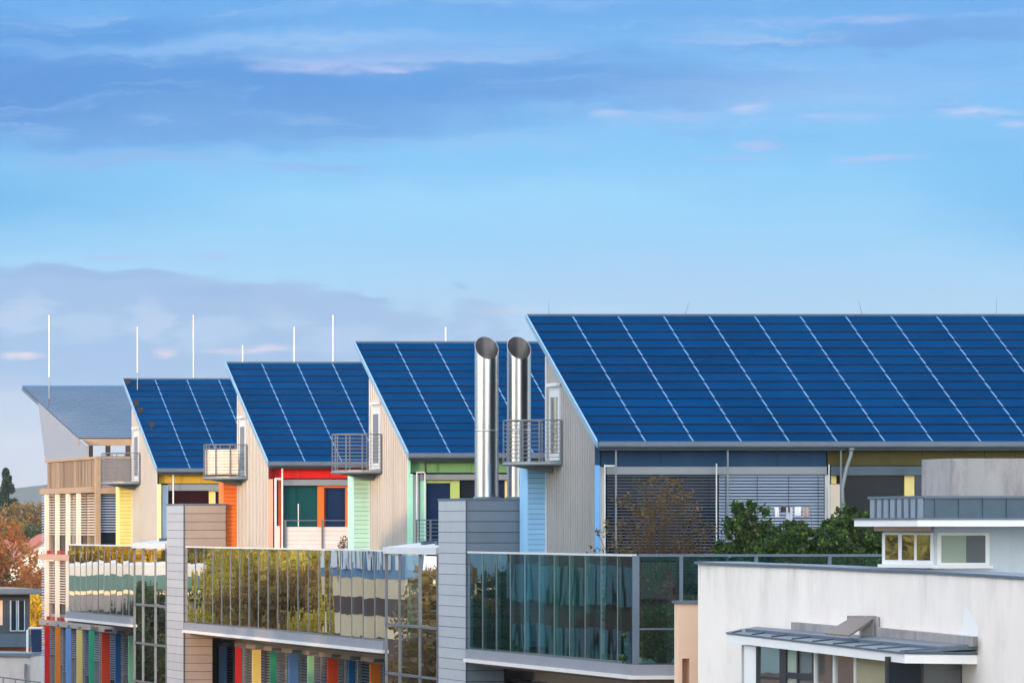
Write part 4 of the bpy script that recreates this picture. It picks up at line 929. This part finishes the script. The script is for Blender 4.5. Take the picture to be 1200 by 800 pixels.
def tree_at(kind, ms, px, pytop, Y, h, lab, rot=0, grp='trees beyond the end house', sx=1):
    top = zat(pytop, Y); s = top / h; place_tree(kind, ms, xat(px, Y), Y, rot, s, lab, grp)
tree_at('conifer', TP, 8, 547, 800, 19, 'dark tall conifer beyond the houses at the left edge', .4)
tree_at('broadleaf_tree', TB, 36, 588, 760, 13, 'brownish gold tree in front of the hill, right of the conifer', 1.2)
tree_at('broadleaf_tree', TD, 50, 612, 740, 12.5, 'dark olive tree next to the end house', 2.2)
tree_at('broadleaf_tree', TO, -22, 606, 560, 12, 'bright orange autumn tree at the left edge', .2)
tree_at('broadleaf_tree', TB, -26, 620, 700, 13, 'rusty brown tree cut off by the left edge', 4)
tree_at('broadleaf_tree', TD, 8, 662, 600, 12.5, 'low olive and orange tree above the flat roofed house', 3.1)
tree_at('broadleaf_tree', TO, 42, 662, 590, 12, 'low russet tree below the white gabled house', 2.0)
tree_at('broadleaf_tree', TY, 44, 697, 450, 10, 'yellow tree beside the flat roofed house', 1.0)
# autumn trees across the street (seen in the glass)
spots = [(9, 181, TG), (5, 191, TY), (12, 174, TG), (15, 386, TD), (10, 385, TD), (5, 386, TD), (18, 385, TB), (1, 385, TD), (13, 296, TG), (9, 306, TG), (15, 315, TB), (11, 324, TY), (9, 334, TG), (8, 345, TG), (7.5, 361, TG), (6, 372, TG), (3, 300, TG), (1, 316, TY), (2, 332, TG), (0, 350, TB), (-9, 310, TG), (-10, 330, TG), (-8, 352, TG), (16, 287, TG), (8, 286, TY), (13, 440, TG), (8, 446, TG), (3, 441, TY), (-3, 445, TG), (18, 452, TG), (17.5, 246, TD), (15, 251, TD), (18.5, 240, TD), (19, 252, TB)]
for i, (x, y, ms) in enumerate(spots):
    place_tree('street_tree', ms, x, y, i * 1.7, (.66 if y in (385, 386) else 1.2 if y < 195 else 1.2 if y > 430 else .92) + .22 * ((i * 37) % 10) / 10, {id(TG): 'golden autumn street tree mirrored in the terrace glass', id(TY): 'bright yellow autumn street tree mirrored in the terrace glass', id(TB): 'brownish autumn street tree mirrored in the terrace glass', id(TD): 'dark green street tree mirrored in the terrace glass'}[id(ms)],
                'autumn trees mirrored in the terrace glass')

# shrubs on the south terrace
def shrub(label, seed, pxc, Y, pyt, halfpx, m, ncl, per, leaf, clump, twigs=20, depth=1.0, flat=1.0, kind='shrub', z0=None):
    rng = np.random.default_rng(seed); x = xat(pxc, Y); z0 = (H - 3.52) if z0 is None else z0; h = zat(pyt, Y) - z0; rx = halfpx * Y / F
    t = thing(kind, label, 'shrub', (x, Y, z0), 'plants on the terrace'); cs = []; tw = MB()
    for i in range(ncl):
        a = rng.random() * 6.283; q = math.sqrt(rng.random()); ux, uy = q * math.cos(a), q * math.sin(a)
        hh = h * (1 - .55 * abs(ux) ** 2.2) * (.25 + .75 * rng.random() ** flat); cs.append((ux * rx, uy * depth, hh))
    for i in range(ncl // 9):
        a = rng.random() * 6.283; q = rng.random(); cs.append((q * math.cos(a) * rx, q * math.sin(a) * depth, h * (.80 + .22 * rng.random()) * (1 - .45 * abs(q * math.cos(a)) ** 2.2)))
    ncl = len(cs); rad = np.full((ncl, 1), clump); rad[-(ncl // 10):] *= .4
    for c in cs[:twigs] + cs[-(ncl // 10):]:
        tw.tube([(0 + c[0] * .15, c[1] * .15, 0), (c[0] * .6, c[1] * .6, c[2] * .55), c], .02, 5, .006)
    part('stem', MB().add([(v[0] + x, v[1] + Y, v[2] + z0) for v in tw.v], tw.f), TWIG, t)
    o = link('foliage', leafmesh('foliage', leaves(rng, np.array(cs), rad, per, leaf), m), t)
    return t
shrub('sparse rusty brown shrub before the closed blinds', 11, 768, 157.5, 560, 84, LRUST, 270, 17, .044, .23, twigs=200, depth=.8, flat=1.0)
shrub('dense dark green bush at the left of the hedge', 12, 874, 155.5, 592, 44, LGRN, 170, 80, .062, .19, twigs=30)
shrub('dense green bush in the middle of the hedge', 13, 932, 155.0, 612, 52, LGRN, 180, 80, .062, .19, twigs=30)
shrub('dense green bush at the right of the hedge by the downpipe', 14, 992, 155.2, 597, 46, LGRN, 170, 80, .062, .19, twigs=30)
shrub('green bush behind the zinc terrace parapet', 15, 1032, 155.6, 596, 26, LGRN, 90, 110, .055, .22, twigs=20)
shrub('low green bush filling the hedge behind the top rail', 16, 945, 153.2, 622, 112, LGRN, 300, 100, .055, .22, twigs=20, depth=.6)
shrub('red leaved plant behind the south glass', 17, 782, 151.6, 674, 26, LRED, 50, 60, .05, .2, twigs=16, depth=.5)
shrub('low green plant at the foot of the south glass', 18, 775, 150.8, 715, 40, LGRN, 80, 80, .05, .22, twigs=16, depth=.4)
shrub('tall thin green plant behind the dark terrace glass', 19, 684, 160, 722, 12, LGRN, 34, 60, .05, .22, twigs=20, depth=.6)
shrub('dry grassy plant before the white screen of the red fascia penthouse', 20, 408, 207.4, 617, 12, LRUST, 40, 40, .045, .16, twigs=30, depth=.4)
# laundry
ld = thing('clothes_airer', 'clothes airer with white and dark laundry showing over the hedge', 'clothes airer', (xat(925, 156.8), 156.8, H - 3.52))
Yl = 156.8
part('frame', MB().tube([at(906, 640, Yl), at(908, 594, Yl), at(950, 594, Yl), at(952, 640, Yl)], .014, 6).tube([at(907, 775, Yl), at(906, 640, Yl)], .014, 6).tube([at(953, 775, Yl), at(952, 640, Yl)], .014, 6), STEEL, ld)
def cloth(a, b, q0, q1, m, ph):
    mb = MB(); n = 8
    for i in range(n + 1):
        px = a + (b - a) * i / n
        for j in range(5):
            v = at(px, q0 + (q1 - q0) * j / 4, Yl); mb.v.append((v.x, v.y - .03 + .05 * math.sin(i * 1.4 + ph) * (.3 + .25 * j), v.z))
    for i in range(n):
        for j in range(4): mb.f.append((i * 5 + j, i * 5 + 5 + j, i * 5 + 6 + j, i * 5 + j + 1))
    return part('garment', mb, m, ld, smooth=True)
cloth(907, 912, 594, 606, PLASTERC, 0); cloth(915, 925, 593.5, 600, mat('cloth_dark', (58, 44, 46), rough=.9), 1); cloth(921, 928.5, 594, 624, mat('cloth_grey', (206, 208, 216), rough=.9), 2); cloth(931, 939, 593.5, 604, PLASTERC, 3); cloth(940, 948, 594.5, 606, mat('cloth_pink', (190, 164, 160), rough=.9), 4)

# ------------------------------------------------------------------ far left: small houses
fh = thing('gabled_house', 'white gabled house with red tile roof among the trees', 'house', (xat(34, 650), 650, 0))
Yg = 650
part('wall', MB().prism([(xat(19, Yg), Yg, 0), (xat(19, Yg), Yg, zat(656, Yg)), (xat(60, Yg), Yg, zat(630, Yg)), (xat(100, Yg), Yg, zat(656, Yg)), (xat(100, Yg), Yg, 0)], (0, 9, 0)), mat('house_white', (236, 226, 212), rough=.8), fh)
RT = mat('roof_tile', (150, 84, 62), rough=.8, var=.15, scale=1.5)
part('roof', MB().prism([(xat(14, Yg), Yg - .4, zat(659, Yg)), (xat(60, Yg), Yg - .4, zat(629, Yg)), (xat(60, Yg), Yg - .4, zat(625.5, Yg)), (xat(14, Yg), Yg - .4, zat(655, Yg))], (0, 10, 0)), RT, fh)
part('roof', MB().prism([(xat(61, Yg), Yg - .4, zat(629, Yg)), (xat(106, Yg), Yg - .4, zat(659, Yg)), (xat(106, Yg), Yg - .4, zat(655, Yg)), (xat(61, Yg), Yg - .4, zat(625.5, Yg))], (0, 10, 0)), RT, fh)
part('window', B(xat(40, Yg), xat(44, Yg), Yg - .05, Yg, zat(661, Yg), zat(654, Yg)), WINDOW, fh)
rh = thing('tiled_roof_house', 'house with red tiled roof behind the orange tree', 'house', (xat(26, 680), 680, 0)); Yq = 680
part('wall', B(xat(-40, Yq), xat(34, Yq), Yq + 1, Yq + 9, 0, zat(656, Yq)), MATS['house_white'], rh)
part('roof', MB().prism([(xat(-44, Yq), Yq, zat(656, Yq)), (xat(-44, Yq), Yq + 5, zat(632, Yq)), (xat(-44, Yq), Yq + 10, zat(656, Yq))], (xat(38, Yq) - xat(-44, Yq), 0, 0)), RT, rh)
part('chimney', B(xat(23, Yq), xat(26, Yq), Yq + 4.4, Yq + 5.2, zat(640, Yq), zat(624, Yq)), mat('chimney_brick', (180, 110, 86), rough=.9), rh)
fl = thing('flat_roof_house', 'dark flat roofed house with pale window frames at the lower left', 'house', (xat(20, 300), 300, 0)); Yh_ = 300
part('wall', B(xat(-40, Yh_), xat(35, Yh_), Yh_, Yh_ + 10, 0, zat(696, Yh_)), mat('dark_cladding', (66, 70, 78), rough=.7, var=.1), fl)
part('roof', B(xat(-45, Yh_ - 1), xat(50, Yh_ - 1), Yh_ - 1, Yh_ + 11, zat(696, Yh_ - 1), zat(690, Yh_ - 1)), mat('roof_brown', (132, 104, 84), rough=.7, var=.1), fl)
part('roof_edge', B(xat(-45, Yh_ - 1), xat(50, Yh_ - 1), Yh_ - 1.06, Yh_ - 1.003, zat(695, Yh_ - 1), zat(689.5, Yh_ - 1)), ZINC, fl)
for a, b in ((13, 18.5), (22, 28)):
    w = part('window', B(xat(a, Yh_), xat(b, Yh_), Yh_ - .06, Yh_ - .003, zat(738, Yh_), zat(704, Yh_)), WINDOW, fl)
    for fa_, fb_, q0_, q1_ in ((a - 1.6, a - .05, 703, 739), (b + .05, b + 1, 703, 739), (a, b, 738.1, 739.2)):
        part('frame', B(xat(fa_, Yh_), xat(fb_, Yh_), Yh_ - .1, Yh_ - .003, zat(q1_, Yh_), zat(q0_, Yh_)), mat('frame_pale', (170, 188, 204), rough=.5), w)
part('side_panel', B(xat(-2, Yh_), xat(3, Yh_), Yh_ - .05, Yh_ - .003, zat(732, Yh_), zat(703, Yh_)), SALMON, fl)
part('band', B(xat(-40, Yh_), xat(34, Yh_), Yh_ - .4, Yh_ - .003, zat(766, Yh_), zat(757, Yh_)), mat('terracotta', (160, 84, 62), rough=.8), fl)
part('awning', B(xat(-40, Yh_), xat(34, Yh_), Yh_ - 1.2, Yh_ - .41, zat(757, Yh_), zat(742, Yh_)), ZINCD, fl)
bx = thing('concrete_stair_tower', 'pale concrete box with grey coping at the bottom left corner', 'stair tower', (xat(20, 285), 285, 0)); Yx = 285
part('wall', MB().plan([(xat(-30, Yx + 1.5), Yx + 1.5), (xat(36, Yx), Yx), (xat(52, Yx + 3), Yx + 3), (xat(-20, Yx + 6), Yx + 6)], 0, zat(769, Yx)), mat('pale_concrete', (196, 188, 184), rough=.85, var=.05, dirt=((150, 140, 136), .4, (1, 1, .3))), bx)
part('coping', MB().plan([(xat(-31, Yx + 1.4), Yx + 1.4), (xat(36.5, Yx - .15), Yx - .15), (xat(52.5, Yx + 3), Yx + 3.2), (xat(-20, Yx + 6), Yx + 6.2)], zat(768.9, Yx), zat(765, Yx)), ZINC, bx)
part('drainpipe', B(xat(29, Yx - .1), xat(31.5, Yx - .1), Yx - .12, Yx - .02 + .1, 0, zat(777, Yx)), GALV, bx)
gh = thing('glass_lantern', 'small blue glass roof lantern with white frame on the concrete box', 'roof lantern', (xat(41, 288), 288, zat(765, 285))); Yl_ = 288
part('pane', MB().prism([at(37.5, 765, Yl_), at(36, 736, Yl_), at(49, 736, Yl_), at(49, 765, Yl_)], (0, .05, 0)), WINNAVY, gh)
part('frame', MB().tube([at(32, 768, Yl_), at(32, 738, Yl_), at(34, 735.5, Yl_), at(50, 735.5, Yl_)], .06, 6), TRIM, gh)
sr = thing('street_railing', 'dark railing crossing the lower left corner', 'railing', (xat(10, 283), 283, 0)); Yz = 283
part('top_rail', MB().tube([at(-5, 792, Yz), at(48, 799, Yz)], .04, 6), GALV, sr)
for px in (4, 18): part('post', MB().tube([(xat(px, Yz), Yz, 0), at(px, 792 + (px + 5) * .13, Yz)], .035, 6), GALV, sr)

# ------------------------------------------------------------------ buildings across the street (mirrored in the glass; tower and wing are added, unseen, to shade the near part)
def block(name, label, x0, x1, y0, y1, bands, wins=None, roofm=None):
    t = thing(name, label, 'building', ((x0 + x1) / 2, (y0 + y1) / 2, 0), None)
    for i, (za_, zb_, m) in enumerate(bands): part('storey_band', B(x0 - .02 * i, x1 + .02 * i, y0 - .02 * i, y1 + .02 * i, za_, zb_ - .003), m, t)
    if wins:
        zz, hh, nx, ny, m = wins
        for z_ in zz:
            for k in range(nx):
                xw = x0 + (k + .5) * (x1 - x0) / nx; part('window', B(xw - .7, xw + .7, y0 - .2, y0 - .12, z_, z_ + hh), m, t)
            for k in range(ny):
                yw = y0 + (k + .5) * (y1 - y0) / ny; part('window', B(x1 + .12, x1 + .2, yw - .7, yw + .7, z_, z_ + hh), m, t)
    return t
CR = mat('cream_render', (236, 212, 172), rough=.8); GRY = mat('grey_render', (128, 124, 124), rough=.8); TEAL = mat('teal_roof', (74, 110, 104), rough=.6); BLG = mat('blue_render', (110, 146, 180), rough=.8); DKB = mat('dark_base', (50, 54, 54), rough=.8); BRN = mat('brown_render', (92, 68, 58), rough=.8); WHT = mat('white_render', (232, 230, 226), rough=.8)
block('apartment_block', 'pale apartment block with teal roof seen mirrored in the far terrace glass', 2, 16, 392, 425, [(0, H - 5.6, DKB), (H - 5.6, H - 4.5, GRY), (H - 4.5, H - 4.25, CR), (H - 4.25, H - 3.2, TEAL), (H - 3.2, H - 2.5, mat('offwhite_render', (196, 192, 186), rough=.8))])
block('apartment_block', 'blue and cream apartment block mirrored in the near end of the long glass front', 4, 20.5, 258, 276, [(0, H - 5.0, BRN), (H - 5.0, H - 4.0, CR), (H - 4.0, H - 3.2, BRN), (H - 3.2, H - 2.3, CR), (H - 2.3, H + .4, BLG)], ([H - 1.9], 1.3, 5, 7, PLASTERC))
block('apartment_block', 'brown house with pale windows mirrored in the nearest glass front', 2, 20, 214, 242, [(0, H - 2.0, BRN), (H - 2.0, H - .2, BRN)], ([H - 5.4, H - 3.0], 1.5, 7, 12, mat('pale_shutter', (98, 134, 150), rough=.7)))
block('shade_tower', 'unseen tall tower block added to shade the near part', -24, -14, 56, 125, [(0, 30, GRY), (30, 37, WHT)], ([4 + 3.2 * k for k in range(9)], 1.5, 8, 20, WINDOW))  # unseen sun blocker, added so the near penthouse lies in shadow
block('apartment_block', 'unseen lower wing added beside the tower to shade the near part', -24, -14, 125.2, 138, [(0, H + 9, GRY), (H + 9, H + 10.5, WHT)], ([4 + 3.2 * k for k in range(6)], 1.5, 6, 4, WINDOW))  # unseen lower mass, added to set the shadow edge on the second gable

# ------------------------------------------------------------------ air
hz = B(-9500, 11500, -9500, 6500, -1.5, 110)
hm = bpy.data.materials.new('haze'); hm.use_nodes = True; hm.node_tree.nodes.clear()
hv = hm.node_tree.nodes.new('ShaderNodeVolumePrincipled'); hv.inputs['Color'].default_value = (.86, .92, 1, 1); hv.inputs['Density'].default_value = .00006; hv.inputs['Anisotropy'].default_value = .2
ho = hm.node_tree.nodes.new('ShaderNodeOutputMaterial'); hm.node_tree.links.new(hv.outputs[0], ho.inputs['Volume'])
hzo = solo('haze', hz, hm, (0, 0, 0), kind='stuff')
